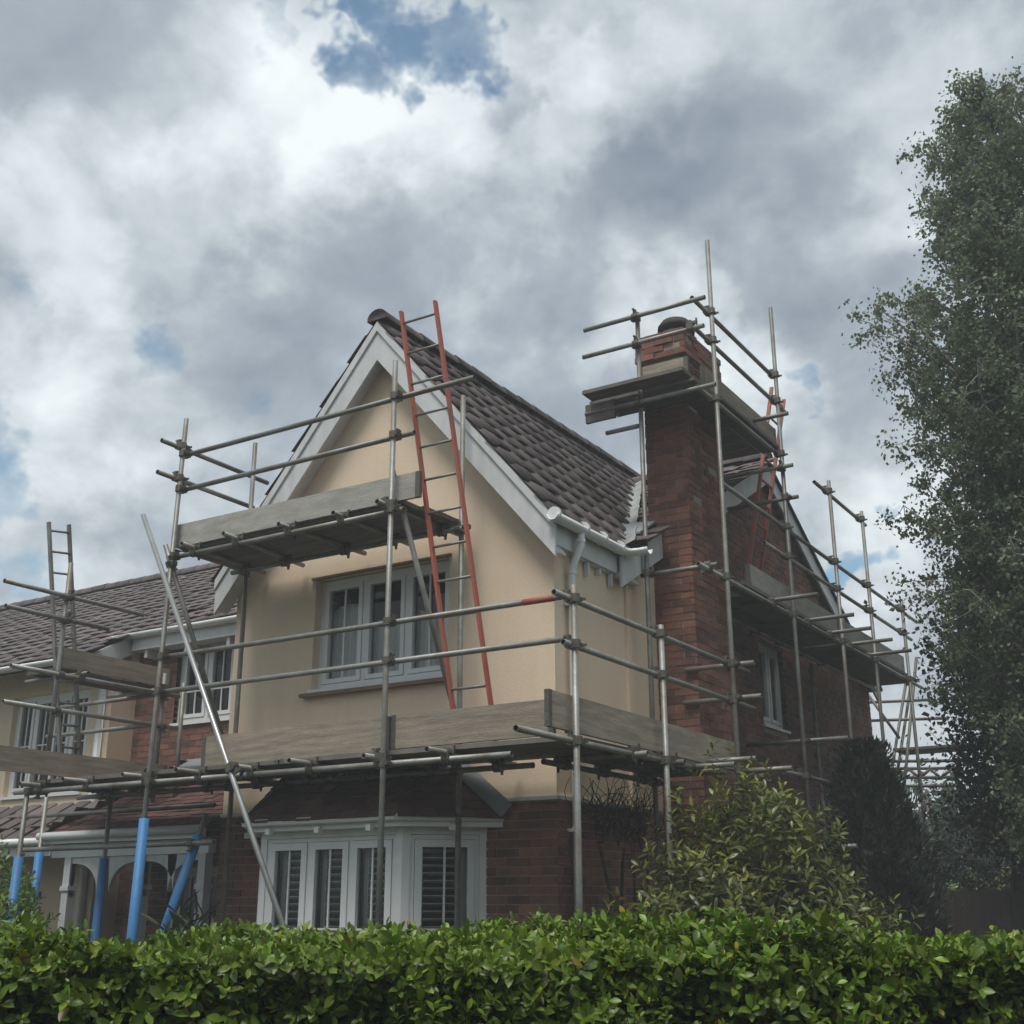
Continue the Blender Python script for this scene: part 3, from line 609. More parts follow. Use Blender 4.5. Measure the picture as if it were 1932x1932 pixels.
# bay roof: plain tiles on three slopes
zt0, zt1 = zb1+.03, 1.36
tp = [(bxl-.14, YF), (bxl+.32, YF), (bxr-.30, YF), (bxr+.12, YF)]
brf = MB()
brf.prism([(fp[1][0]-.02, fp[1][1]-.05, zt0), (fp[2][0]+.02, fp[2][1]-.05, zt0), (bxr-.05, YF, zt1), (bxl+.05, YF, zt1)], (0, 0, -.03))
brf.prism([(fp[2][0]+.02, fp[2][1]-.05, zt0), (fp[3][0]+.05, YF, zt0), (bxr-.05, YF, zt1)], (0, 0, -.03))
brf.prism([(fp[0][0]-.05, YF, zt0), (fp[1][0]-.02, fp[1][1]-.05, zt0), (bxl+.05, YF, zt1)], (0, 0, -.03))
brf = brf.build('bay_roof', 'roof_underlay', house)
def facet_tiles(a, b, c, d, name_par, gauge=.098, nmax=150):
    """quad a-b eave, c-d top (c above b)"""
    a, b, c, d = [np.array(p, float) for p in (a, b, c, d)]; u = (b-a)/np.linalg.norm(b-a); nrm = np.cross(u, d-a); nrm /= np.linalg.norm(nrm)
    if nrm[2] < 0: nrm = -nrm
    s = np.cross(nrm, u); S_ = (c-b)@s
    if S_ <= 0: s = -s; S_ = -S_
    def keep(p):
        t = ((p-a)@s)/S_; x = (p-a)@u; lo = ((d-a)@u)*t; hi = (b-a)@u+((c-b)@u)*t
        return lo-.04 < x < hi+.04
    return slope_tiles(a, u, s, np.linalg.norm(b-a), S_, keep, .165, gauge, True, .0025)
T3 = []
T3 += facet_tiles((fp[1][0]-.02, fp[1][1]-.05, zt0), (fp[2][0]+.02, fp[2][1]-.05, zt0), (bxr-.05, YF, zt1), (bxl+.05, YF, zt1), brf)
T3 += facet_tiles((fp[2][0]+.02, fp[2][1]-.05, zt0), (fp[3][0]+.05, YF, zt0), (bxr-.05, YF, zt1), (bxr-.05, YF, zt1), brf)
T3 += facet_tiles((fp[0][0]-.05, YF, zt0), (fp[1][0]-.02, fp[1][1]-.05, zt0), (bxl+.05, YF, zt1), (bxl+.05, YF, zt1), brf)
emit('plain_tile', plain_me, T3, brf, 180, 'plain_tile', 'plain_tile_field')
mb = MB(); mb.beam((fp[3][0]+.08, YF-.07, zt0+.03), (bxr-.02, YF-.06, zt1+.04), .14, .025, (0, -1, .5)); mb.build('flashing', 'lead', brf)
mb = MB(); mb.beam((bxl-.0, YF-.03, zt1+.0), (bxr+.0, YF-.03, zt1+.0), .05, .16); mb.build('flashing', 'lead', brf)

# porch
porch = MB(); pyf, pxl, pxr, pz = 8.78, -11.5, -9.10, .74
pzt = 1.62
porch.prism([(pxl, pyf, pz+.03), (pxr, pyf, pz+.03), (pxr, YM, pzt), (pxl+.55, YM, pzt)], (0, 0, -.03))
porch.prism([(pxl, YM, pz+.03), (pxl, pyf, pz+.03), (pxl+.55, YM, pzt)], (0, 0, -.03))
porch = porch.build('porch_roof', 'roof_underlay', house)
T4 = facet_tiles((pxl, pyf, pz+.03), (pxr, pyf, pz+.03), (pxr, YM, pzt), (pxl+.55, YM, pzt), porch, .1)+facet_tiles((pxl, YM, pz+.03), (pxl, pyf, pz+.03), (pxl+.55, YM, pzt), (pxl+.55, YM, pzt), porch, .1)
emit('plain_tile', plain_me, T4, porch, 100, 'plain_tile', 'plain_tile_field')
mb = MB(); mb.box((pxl-.02, pyf-.02, pz-.08), (pxr, pyf+.01, pz+.02)); mb.box((pxl-.02, pyf+.01, pz-.08), (pxl+.01, YM, pz+.02)); mb.box((pxl+.04, pyf+.06, pz-.22), (pxr, pyf+.16, pz-.085)); mb.build('fascia', 'white_plastic', porch)
mb = MB(); mb.tube([(pxl-.05, pyf-.06, pz), (pxr, pyf-.06, pz)], .042, 10); mb.build('gutter', 'white_plastic', porch, True)
mb = MB(); mb.prism([(pxl+.5, YM-.06, pzt+.04), (pxr, YM-.06, pzt+.04), (pxr, YM-.26, pzt-.07), (pxl+.45, YM-.26, pzt-.07)], (0, 0, .015)); mb.build('flashing', 'lead', porch)
for xx in (pxl+.32, pxl+1.45, pxr-.08):
    mb = MB(); mb.box((xx-.05, pyf+.06, G), (xx+.05, pyf+.16, pz-.22)); mb.box((xx-.065, pyf+.045, .18), (xx+.065, pyf+.175, .23)); pp = mb.build('post', 'white_paint', porch)
    for sg in (-1, 1):
        if xx+sg*.5 > pxr or xx+sg*.5 < pxl-.1: continue
        mb = MB(); pts = [(xx+sg*.05, pyf+.08, pz-.223)]
        for k in range(9):
            t = k/8*math.pi/2; pts.append((xx+sg*(.05+.42*math.cos(t)), pyf+.08, pz-.223-.06-.30*(1-math.cos(math.pi/2-t))**1.2))
        pts.append((xx+sg*.05, pyf+.08, pz-.62)); pts2 = [pts[0], (xx+sg*.50, pyf+.08, pz-.223)]+pts[1:]
        mb.prism(pts2, (0, .05, 0)); mb.build('bracket', 'white_paint', pp)
# low tiled roof left of the porch
lr = MB(); lr.prism([(pxl-.12, 8.95, .72), (-17, 8.95, .72), (-17, LY, 1.15), (pxl-.12, LY, 1.15)], (0, 0, -.04)); lr = lr.build('lean_to_roof', 'roof_underlay', house)
emit('roof_tile', tile_me, slope_tiles((-17, 8.95, .72), (1, 0, 0), np.array([0, .8416, .5401]), 5.4, .8, lambda c: True), lr, 0, 'roof_tile', 'tile_field')
mb = MB(); mb.tube([(pxl-.1, 8.88, .70), (-17, 8.88, .70)], .045, 10); mb.build('gutter', 'white_plastic', lr, True)
mb = MB(); mb.box((-17, 8.93, .55), (pxl-.1, 8.96, .67)); mb.build('fascia', 'white_paint', lr)
# bricks of every wall: the nearest 300 single, the rest joined per wall
BR.sort(key=lambda t: t[0][0][3]**2+t[0][1][3]**2+t[0][2][3]**2)
vis = [t for t in BR if t[0][2][3] > -.25]; hid = [t for t in BR if t[0][2][3] <= -.25]
for M, par in vis[:300]: place('brick', brick_me, par, M)
restd = {}
for M, par in vis[300:]+hid: restd.setdefault(par.name, (par, []))[1].append(M)
for par, ms in restd.values(): emit('brick', brick_me, ms, par, 0, 'brick', 'brickwork')

# ------------------------------------------------------------------ scaffold
RT = .0242
scaf = thing('scaffold', 'galvanised tube scaffold with timber boards wrapped round the gable, side wall and chimney', 'scaffold', (-6.2, 7.8, G))
TUBES = []
def tube_mesh(p, q, r, seg=12):
    p, q = np.array(p, float), np.array(q, float); d = q-p; d /= np.linalg.norm(d)
    a = np.cross(d, (1, 0, 0) if abs(d[2]) > .8 else (0, 0, 1)); a /= np.linalg.norm(a); b = np.cross(d, a)
    mb = MB(); ri = r*.83
    rows = [(p+d*.05, ri), (p, ri), (p, r), (q, r), (q, ri), (q-d*.05, ri)]
    for c, rr in rows:
        for j in range(seg): t = 2*math.pi*j/seg; mb.v.append(tuple(c+rr*(a*math.cos(t)+b*math.sin(t))))
    for k in range(5):
        for j in range(seg): mb.f.append((k*seg+j, k*seg+(j+1) % seg, (k+1)*seg+(j+1) % seg, (k+1)*seg+j))
    mb.f.append(tuple(range(seg))); mb.f.append(tuple(5*seg+j for j in range(seg))[::-1]); return mb
def tube(name, p, q, m='steel', par=None, r=RT, reg=True):
    mb = tube_mesh(p, q, r); o = mb.build(name, [m, 'bore_shade'], par or scaf)
    pl = o.data.polygons
    for i in range(len(pl)):
        pl[i].material_index = 1 if i >= len(pl)-2 else 0
        pl[i].use_smooth = 24 <= i < 36
    if reg: TUBES.append((np.array(p, float), np.array(q, float)))
    return o
def TX(name, y, a, b, x0=None, x1=None, dz_=0, **k):
    A, B = P('y', y, *a), P('y', y, *b); z = (A[2]+B[2])/2+dz_; return tube(name, (A[0] if x0 is None else x0, y, z), (B[0] if x1 is None else x1, y, z), **k)
def TY(name, x, a, b, y0=None, y1=None, **k):
    A, B = P('x', x, *a), P('x', x, *b); z = (A[2]+B[2])/2; return tube(name, (x, A[1] if y0 is None else y0, z), (x, B[1] if y1 is None else y1, z), **k)
LZ_ = 1.10
yo, yr, xo, xr = 7.80, 7.851, -4.34, -4.391
def std(x, y, zt_, z0=G, lean=0, name='standard', **k): return tube(name, (x-lean, y, z0), (x, y, zt_), **k)
s_c = std(xo-.02, yo, 2.33); std(-6.14, yo, 4.65); s_l = std(-8.777, yo, 4.68, lean=.15); s_l2 = std(-10.58, yo, 1.42, lean=.05)
for y_, z_ in ((9.28, 2.30), (10.85, 6.83), (12.74, 6.86), (14.47, 5.17), (15.85, 5.14), (17.5, 4.25)): std(xo, y_, z_)
std(-5.975, 8.63, 4.58); std(-8.63, 8.63, 4.66); i3 = P('y', 10.445, 1202, 590); std(i3[0], 10.445, i3[2])
std(-5.0, 12.5, 3.0); std(-5.0, 15.2, 3.0); q_ = P('y', 9.45, 338, 1400); s_q = std(q_[0], 9.45, 2.4, LZ_)
bl = []
for y_, a in ((8.70, (88, 1503)), (10.0, (139, 1600)), (8.6, (212, 1484))):
    q_ = P('y', y_, *a); bl.append((std(q_[0], y_, q_[2], lean=.06), q_, y_, .06))
A, B = P('y', 8.3, 389, 1535), P('y', 8.3, 323, 1719); d_ = (B-A)/(B[2]-A[2]); rk = tube('raking_brace', tuple(A), tuple(A+d_*(G-A[2])))
def sleeve(par, p, q, zt_):
    p, q = np.array(p, float), np.array(q, float); d = (q-p)/(q[2]-p[2]); mb = MB(); t0 = p+d*(zt_-p[2])
    mb.tube([t0, p+d*(G+.005-p[2])], .046, 14); mb.build('sleeve', 'blue_plastic', par, True)
sleeve(s_l, (-8.927, yo, G), (-8.777, yo, 4.68), P('y', yo, 272, 1544)[2]); sleeve(s_l2, (-10.63, yo, G), (-10.58, yo, 1.42), P('y', yo, 39, 1616)[2])
for (o, q_, y_, ln_), v in zip(bl, ((74, 1603), (137, 1624), (195, 1620))): sleeve(o, (q_[0]-ln_, y_, G), tuple(q_), P('y', y_, *v)[2])
sleeve(rk, tuple(A), tuple(B), P('y', 8.3, 371, 1573)[2])
# first lift, front
tr_ = TX('guard_rail', yr, (305, 1237), (1062, 1130)); TX('guard_rail', yr, (308, 1299), (1066, 1213))
xa, xb = P('y', yr, 987, 1140)[0], P('y', yr, 1046, 1131)[0]; zz_ = (P('y', yr, 305, 1237)[2]+P('y', yr, 1062, 1130)[2])/2
mb = MB(); mb.tube([(xa, yr, zz_), (xb, yr, zz_)], RT+.0015, 14); mb.build('painted_band', 'red_paint', tr_, True)
LZ = 1.105
tube('ledger', (-10.85, yr, LZ), (-7.75, yr, LZ)); tube('ledger', (-7.70, yr, LZ), (-4.95, yr, LZ)); tube('ledger', (-10.8, 8.58, LZ), (-7.9, 8.58, LZ)); tube('ledger', (-7.85, 8.58, LZ), (-5.2, 8.58, LZ))
for x_ in (-10.45, -9.75, -8.95, -8.25, -7.62, -6.95, -6.22, -5.55): tube('transom', (x_, 7.60+rng.uniform(-.05, .05), LZ+.05), (x_+rng.normal(0, .03), 8.86, LZ+.05))
def board(name, p, q, wd, ht, up, m, par=scaf):
    mb = MB(); mb.beam(p, q, wd, ht, up); o = mb.build(name, m, par)
    d = np.array(q, float)-np.array(p, float); d /= np.linalg.norm(d)
    for e, sg in ((p, -1), (q, 1)):                       # hoop iron round the board end
        e = np.array(e, float); mb = MB(); mb.beam(tuple(e-d*sg*.045), tuple(e+d*sg*.0015), wd+.003, ht+.003, up); mb.build('end_hoop', 'coupler_steel', o)
    return o
DZ = LZ+.05+.024+.019
for k in range(4):
    y_ = 7.99+.232*k; board('scaffold_board', (-10.72, y_, DZ), (-7.35, y_, DZ), .225, .038, (0, 0, 1), 'deck_board'); board('scaffold_board', (-7.33, y_, DZ+rng.uniform(0, .004)), (-4.45 if k else -4.55, y_, DZ), .225, .038, (0, 0, 1), 'deck_board')
for k in range(3): x_ = -4.52-.232*k; board('scaffold_board', (x_, 8.84, DZ), (x_, 10.78, DZ), .225, .038, (0, 0, 1), 'deck_board')
TZ = 1.356
board('toe_board', (P('y', 7.895, 385, 1400)[0], 7.895, TZ-.01), (-6.15, 7.895, TZ), .036, .272, (0, 0, 1), 'board'); board('toe_board', (-6.13, 7.897, TZ+.004), (-4.60, 7.897, TZ+.008), .036, .272, (0, 0, 1), 'board')
board('toe_board', (-4.432, 7.50, TZ+.012), (-4.432, 11.12, TZ+.004), .036, .265, (0, 0, 1), 'board')
board('toe_board', (-10.36, 6.95, TZ+.01), (-10.36, 9.35, TZ+.01), .036, .23, (0, 0, 1), 'board')
# left return
TY('guard_rail', -10.42, (20, 1258), (338, 1312)); TY('guard_rail', -10.42, (5, 1325), (338, 1374)); TX('guard_rail', 9.36, (112, 1334), (297, 1312)); TX('guard_rail', 9.36, (88, 1389), (292, 1368))
tube('standard', (-10.47, 7.9, LZ), (-10.45, 7.9, 3.45)); tube('standard', (-10.47, 9.3, LZ), (-10.45, 9.3, 2.5))
TY('guard_rail', -10.40, (8, 1098), (270, 1158)); TY('guard_rail', -10.40, (10, 1145), (205, 1185))
for k in range(2): board('scaffold_board', (-10.75-.23*k, 8.0, 2.36), (-10.75-.23*k, 9.55, 2.36), .225, .038, (0, 0, 1), 'deck_board')
board('toe_board', (-10.62, 8.0, 2.49), (-10.62, 9.55, 2.49), .036, .21, (0, 0, 1), 'board'); tube('transom', (-11.3, 8.15, 2.31), (-10.30, 8.15, 2.31)); tube('transom', (-11.3, 9.25, 2.31), (-10.35, 9.25, 2.31))
tube('ledger', (P('y', 8.9, 44, 1501)[0], 8.9, .98), (P('y', 8.9, 408, 1477)[0], 8.9, .98)); TX('ledger', 8.25, (35, 1601), (403, 1593)); TX('ledger', 9.2, (-30, 1590), (108, 1585))
# first lift, right
TY('guard_rail', xr, (1045, 1117), (1412, 1268)); TY('guard_rail', xr, (1062, 1210), (1423, 1338)); TY('ledger', xr, (973, 1375), (1302, 1446))
tube('ledger', (-5.0, 8.4, LZ), (-5.0, 10.9, LZ))
for y_ in (8.75, 9.45, 10.2): tube('transom', (-5.1, y_, LZ+.05), (-4.25, y_, LZ+.05))
for yv, a, b in ((10.91, (1293, 1264), (1423, 1250)), (10.91, (1290, 1326), (1437, 1313)), (10.3, (1302, 1439), (1427, 1431)), (10.05, (1273, 1446), (1387, 1445)), (10.91, (1398, 1454), (1495, 1450)), (12.80, (1408, 1401), (1601, 1397)), (12.8, (1575, 1597), (1617, 1596))):
    TX('transom', yv, a, b)
tube('ledger', (xr, 12.2, 1.33), (xr, 13.6, 1.33))
# upper lift on the gable
UZ = 3.252
tube('ledger', (-8.86, yr, UZ), (-6.04, yr, UZ)); tube('ledger', (-8.78, 8.575, UZ), (-7.3, 8.575, UZ)); tube('ledger', (-7.27, 8.575, UZ), (-5.92, 8.575, UZ))
for x_ in (-8.55, -7.98, -7.35, -6.72, -6.2): tube('transom', (x_, 7.68+rng.uniform(-.04, .04), UZ+.05), (x_+rng.normal(0, .04), 8.88, UZ+.05))
for k in range(4): board('scaffold_board', (-8.83+rng.uniform(-.05, .02), 8.03+.23*k, UZ+.093), (-6.09+rng.uniform(-.02, .08), 8.03+.23*k, UZ+.093), .225, .038, (0, 0, 1), 'deck_board')
board('toe_board', (-8.86, 7.895, UZ+.225), (-5.90, 7.895, UZ+.215), .036, .232, (0, 0, 1), 'grey_board'); board('toe_board', (-8.845, 7.93, UZ+.22), (-8.845, 8.72, UZ+.22), .036, .225, (0, 0, 1), 'grey_board')
TX('guard_rail', yr, (342, 859), (895, 715)); TX('guard_rail', yr, (342, 927), (782, 814)); TY('guard_rail', -8.86, (305, 832), (505, 910)); TY('guard_rail', -8.86, (297, 890), (478, 958))
tube('brace', (-6.19, 7.86, 3.66), (-5.93, 8.56, 1.45)); tube('brace', (-8.83, 7.72, 3.35), (-8.68, 8.55, 1.5))
A, B = P('y', 7.66, 270, 972), P('y', 7.60, 530, 1735); d_ = (B-A)/(B[2]-A[2]); pole = tube('raking_brace', tuple(A), tuple(A+d_*(G-A[2])), m='bright_steel')
# second lift, right side
tube('ledger', (xr, 10.27, 3.09), (xr, 14.3, 3.09)); tube('ledger', (xr, 14.33, 3.09), (xr, 18.4, 3.09)); tube('ledger', (-5.02, 11.95, 3.09), (-5.02, 18.3, 3.09))
TY('guard_rail', xr, (1360, 905), (1730, 1178)); TY('guard_rail', xr, (1441, 1017), (1720, 1212)); TY('guard_rail', xr, (1536, 907), (1633, 993))
for a, b in (((1457, 1132), (1544, 1120)), ((1524, 1171), (1611, 1163)), ((1566, 1194), (1643, 1187)), ((1604, 1218), (1684, 1211)), ((1640, 1240), (1720, 1232))):
    y0 = P('x', xr, *a)[1]; e = P('y', y0, *b); tube('transom', (-5.1, y0, 3.14), (max(e[0], -3.9), y0, 3.14))
TX('transom', 12.80, (1370, 963), (1506, 935)); TX('transom', 10.51, (1210, 1087), (1354, 1064))
for k in range(3): board('scaffold_board', (-4.53-.23*k, 11.95 if k else 11.5, 3.183), (-4.53-.23*k, 14.9, 3.183), .225, .038, (0, 0, 1), 'deck_board'); board('scaffold_board', (-4.53-.23*k, 14.93, 3.183), (-4.53-.23*k, 18.3, 3.183), .225, .038, (0, 0, 1), 'deck_board')
board('toe_board', (-4.435, 11.65, 3.315), (-4.435, 14.6, 3.315), .036, .225, (0, 0, 1), 'grey_board'); board('toe_board', (-4.435, 14.62, 3.315), (-4.435, 17.6, 3.315), .036, .225, (0, 0, 1), 'grey_board')
# lift round the chimney
TX('guard_rail', 10.39, (1102, 626), (1330, 558)); TX('guard_rail', 10.39, (1100, 678), (1328, 610)); TY('guard_rail', xr, (1305, 560), (1457, 711)); TY('guard_rail', xr, (1305, 610), (1480, 780))
TY('ledger', xr, (1315, 728), (1469, 860)); TX('transom', 10.39, (1105, 785), (1350, 722)); TX('transom', 10.50, (1144, 818), (1205, 803)); TX('transom', 12.1, (1401, 795), (1487, 783)); tube('transom', (-5.3, 12.69, 4.80), (-4.2, 12.69, 4.80))
CZ = P('x', xr, 1315, 728)[2]+.09
for k in range(2):
    board('scaffold_board', (-5.62+.1*k, 10.592+.235*k, CZ+.002), (-4.42, 10.592+.235*k, CZ+.002), .225, .038, (0, 0, 1), 'deck_board'); board('scaffold_board', (-4.49-.0*k, 10.95 if k == 0 else 11.98, CZ), (-4.49-.0*k, 11.96 if k == 0 else 12.85, CZ), .225, .038, (0, 0, 1), 'deck_board')
    for j in (0, 2): board('scaffold_board', (-5.35, 11.98+.24*(k+j), CZ), (-4.62, 11.98+.24*(k+j), CZ), .225, .038, (0, 0, 1), 'deck_board')
board('scaffold_board', (-5.55, 10.30, CZ+.002), (-4.42, 10.30, CZ+.002), .22, .038, (0, 0, 1), 'deck_board'); board('scaffold_board', (-5.62, 10.40, CZ-.16), (-5.28, 10.40, CZ-.16), .038, .2, (0, 0, 1), 'deck_board')
board('scaffold_board', (-4.67, 10.95, CZ), (-4.67, 11.86, CZ), .12, .038, (0, 0, 1), 'deck_board'); board('toe_board', (-4.435, 10.72, CZ+.13), (-4.435, 12.82, CZ+.13), .036, .225, (0, 0, 1), 'board'); board('toe_board', (-5.02, 10.47, CZ+.135), (-4.47, 10.47, CZ+.135), .036, .235, (0, 0, 1), 'board')
# couplers wherever two tubes pass close by
cm = MB()
for ax_ in (0, 1):
    ybase = -.0255 if ax_ == 0 else .0255; seg = 10
    for hz in (-.026, .026):
        for j in range(seg):
            t = 2*math.pi*j/seg; c, s_ = .031*math.cos(t), .031*math.sin(t)
            cm.v.append((c, ybase+s_, hz) if ax_ == 0 else (hz, ybase+s_, c))
    b0 = ax_*2*seg
    for j in range(seg): cm.f.append((b0+j, b0+(j+1) % seg, b0+seg+(j+1) % seg, b0+seg+j))
    cm.f.append(tuple(b0+j for j in range(seg))); cm.f.append(tuple(b0+seg+j for j in range(seg)))
cm.box((-.03, -.02, -.03), (.03, .02, .03)); cm.box((.028, -.045, -.012), (.062, -.018, .012)); cm.box((.05, -.07, -.008), (.062, .0, .008)); cm.box((-.012, .018, .028), (.012, .045, .062)); cm.box((-.008, .0, .05), (.008, .07, .062))
cm = cm.mesh('coupler', 'coupler_steel'); done = []
def seg_close(p, q, r, s_):
    u, v, w0 = q-p, s_-r, p-r; a, b, c, d, e = u@u, u@v, v@v, u@w0, v@w0; D = a*c-b*b
    if D < .05*a*c: return None
    t, k = (b*e-c*d)/D, (a*e-b*d)/D
    lu, lv = math.sqrt(a), math.sqrt(c)
    if not (-.05/lu < t < 1+.05/lu and -.05/lv < k < 1+.05/lv): return None
    return p+u*t, r+v*k, u/lu, v/lv
for i in range(len(TUBES)):
    for j in range(i):
        rs = seg_close(*TUBES[i], *TUBES[j])
        if not rs: continue
        a, b, da, db = rs; dist = np.linalg.norm(a-b)
        if dist > .085 or any(np.linalg.norm(a-x) < .035 for x in done): continue
        done.append(a); yv = b-a
        if dist < .01: yv = np.cross(da, db)
        yv = yv-da*(yv@da); yv /= np.linalg.norm(yv); xv = np.cross(yv, da)
        if xv@db < 0: xv = -xv; da = -da
        place('coupler', cm, scaf, frame4((a+b)/2, xv*1.2, yv*1.12, da*1.2))

# rear scaffold seen past the far corner of the house
rsc = thing('scaffold', 'lattice scaffold, tubes coloured dark as a backlit silhouette, behind the far right corner of the house', 'scaffold', (-4.2, 20, G))
def RTb(nm, y, a, b, full=False):
    A, B = P('y', y, *a), P('y', y, *b)
    if full: d = (B-A)/(B[2]-A[2]); B = A+d*(G-A[2])
    tube(nm, tuple(A), tuple(B), m='coupler_steel', par=rsc, reg=False)  # darker steel puts the backlit silhouette into the tube colour
RTb('standard', 20, (1632, 1290), (1646, 1419), True); RTb('standard', 20.05, (1655, 1280), (1669, 1422), True); RTb('standard', 19, (1729, 1240), (1697, 1579), True); RTb('standard', 20, (1709, 1290), (1689, 1413), True); RTb('standard', 20.1, (1719, 1290), (1700, 1413), True)
RTb('guard_rail', 20, (1600, 1327), (1760, 1320)); RTb('guard_rail', 20, (1600, 1361), (1790, 1355)); RTb('brace', 19.9, (1630, 1300), (1697, 1393))
RTb('standard', 19.5, (1748, 1490), (1762, 1660), True); RTb('standard', 19.5, (1806, 1560), (1818, 1660), True)
for v in (1437, 1451, 1468, 1484): RTb('ledger', 19.5, (1640, v), (1815, v-2))
for k in range(8): RTb('transom', 19.5, (1655+20*k, 1451 if k % 2 else 1468), (1675+20*k, 1468 if k % 2 else 1451))
RTb('ledger', 19, (1700, 1611), (1830, 1609)); RTb('ledger', 19, (1700, 1620), (1830, 1622))
zb_ = P('y', 20, 1650, 1424)[2]
for k in range(3): board('scaffold_board', (-5.2, 19.6+.23*k, zb_), (-3.3, 19.6+.23*k, zb_), .225, .04, (0, 0, 1), 'deck_board', rsc)

# ladders
def ladder(label, p0, p1, q0, q1, n, m_st, m_rg, r=.024, painted=None):
    """p0-p1 one stile foot to head, q0-q1 the other."""
    p0, p1, q0, q1 = [np.array(x, float) for x in (p0, p1, q0, q1)]
    t = thing('ladder', label, 'ladder', tuple((p0+q0)/2))
    for a, b in ((p0, p1), (q0, q1)):
        mb = MB(); mb.beam(a, b, .026, .042, np.cross(b-a, q0-p0)); mb.build('stile', m_st, t)
    for k in range(n):
        s_ = (k+.6)/n; a, b = p0+(p1-p0)*s_, q0+(q1-q0)*s_; mb = MB(); mb.tube([a, b], .0125, 8); mb.build('rung', m_rg, t, True)
    return t
def lp(y, u, v): return P('y', y, u, v)
b0, b1, t0, t1 = lp(8.15, 853, 1325), lp(8.15, 925, 1320), lp(7.93, 757, 588), lp(7.93, 821, 568)
dzf = (DZ+.02-b0[2]); b0 = b0+(b0-t0)/(b0[2]-t0[2])*dzf*1.0 if False else b0+(t0-b0)*((DZ+.02-b0[2])/(t0[2]-b0[2])); b1 = b1+(t1-b1)*((DZ+.02-b1[2])/(t1[2]-b1[2]))
ladder('tall red ladder leaning in front of the cream gable', b0, t0, b1, t1, 13, 'red_paint', 'steel')
xx = -4.78
b0, b1, t0, t1 = P('x', xx, 1413, 1069), P('x', xx, 1436, 1069), P('x', -4.55, 1456, 731), P('x', -4.55, 1479, 754)
b0 = b0+(t0-b0)*((3.203-b0[2])/(t0[2]-b0[2])); b1 = b1+(t1-b1)*((3.203-b1[2])/(t1[2]-b1[2]))
ladder('red ladder below the chimney platform against the brick side wall', b0, t0, b1, t1, 10, 'red_paint', 'red_paint')
xx = -10.62
b0, b1, t0, t1 = P('x', xx, 112, 1400), P('x', xx, 149, 1405), P('x', xx-.12, 92, 985), P('x', xx-.12, 130, 990)
b0 = b0+(t0-b0)*((DZ+.02-b0[2])/(t0[2]-b0[2])); b1 = b1+(t1-b1)*((DZ+.02-b1[2])/(t1[2]-b1[2]))
ladder('grey metal ladder rising above the scaffold at the far left', b0, t0, b1, t1, 12, 'steel', 'steel')

# ------------------------------------------------------------------ vegetation
def leaf_template(ln, wd, fold=.25, curl=.15):
    V = [(0, 0, 0)]; n = 4
    for i in range(1, n+1):
        t = i/(n+1); wv_ = wd*math.sin(math.pi*t**1.15)**.8*.5; zc = -curl*ln*t*t
        V += [(-wv_, ln*t, zc+fold*wv_), (0, ln*t, zc), (wv_, ln*t, zc+fold*wv_)]
    V.append((0, ln, -curl*ln)); F = [(0, 2, 1), (0, 3, 2)]
    for i in range(n-1):
        a = 1+3*i; F += [(a, a+1, a+4), (a, a+4, a+3), (a+1, a+2, a+5), (a+1, a+5, a+4)]
    a = 1+3*(n-1); e = len(V)-1; F += [(a, a+1, e), (a+1, a+2, e)]
    return np.array(V), np.array(F)
def leaf_mats(pos, dirs, up, size):
    """pos, dirs (leaf axis), up (leaf face) arrays -> 4x4 matrices"""
    y = dirs/np.linalg.norm(dirs, axis=1, keepdims=True); z = up-y*(up*y).sum(1, keepdims=True); z /= np.linalg.norm(z, axis=1, keepdims=True)+1e-9
    x = np.cross(y, z); M = np.zeros((len(pos), 4, 4)); s = size[:, None]
    M[:, :3, 0] = x*s; M[:, :3, 1] = y*s; M[:, :3, 2] = z*s; M[:, :3, 3] = pos; M[:, 3, 3] = 1; return M
def shoots(pos, axis, nl, ang0, ang1, size, length):
    """rosettes of leaves spiralling round shoot axes: returns matrices and age (0 old .. 1 tip)"""
    Ms, ages = [], []; n = len(pos); axis = axis/np.linalg.norm(axis, axis=1, keepdims=True)
    ref = np.where(np.abs(axis[:, 2:3]) > .9, np.array([[1., 0, 0]]), np.array([[0, 0, 1.]])); a = np.cross(axis, ref); a /= np.linalg.norm(a, axis=1, keepdims=True); b = np.cross(axis, a); ph = rng.uniform(0, 6.28, n)
    for k in range(nl):
        t = (k+.5)/nl; th = ph+k*2.4+rng.normal(0, .25, n); an = np.radians(ang0+(ang1-ang0)*t)+rng.normal(0, .2, n)
        rad = a*np.cos(th)[:, None]+b*np.sin(th)[:, None]; d = axis*np.cos(an)[:, None]+rad*np.sin(an)[:, None]
        up = axis*np.sin(an)[:, None]-rad*np.cos(an)[:, None]; p = pos+axis*(length*(t-1))[:, None]
        Ms.append(leaf_mats(p, d, up+rng.normal(0, .15, (n, 3)), size*rng.uniform(.7, 1.15, n)*(1-.35*t**3))); ages.append(np.full(n, t))
    return np.concatenate(Ms), np.concatenate(ages)
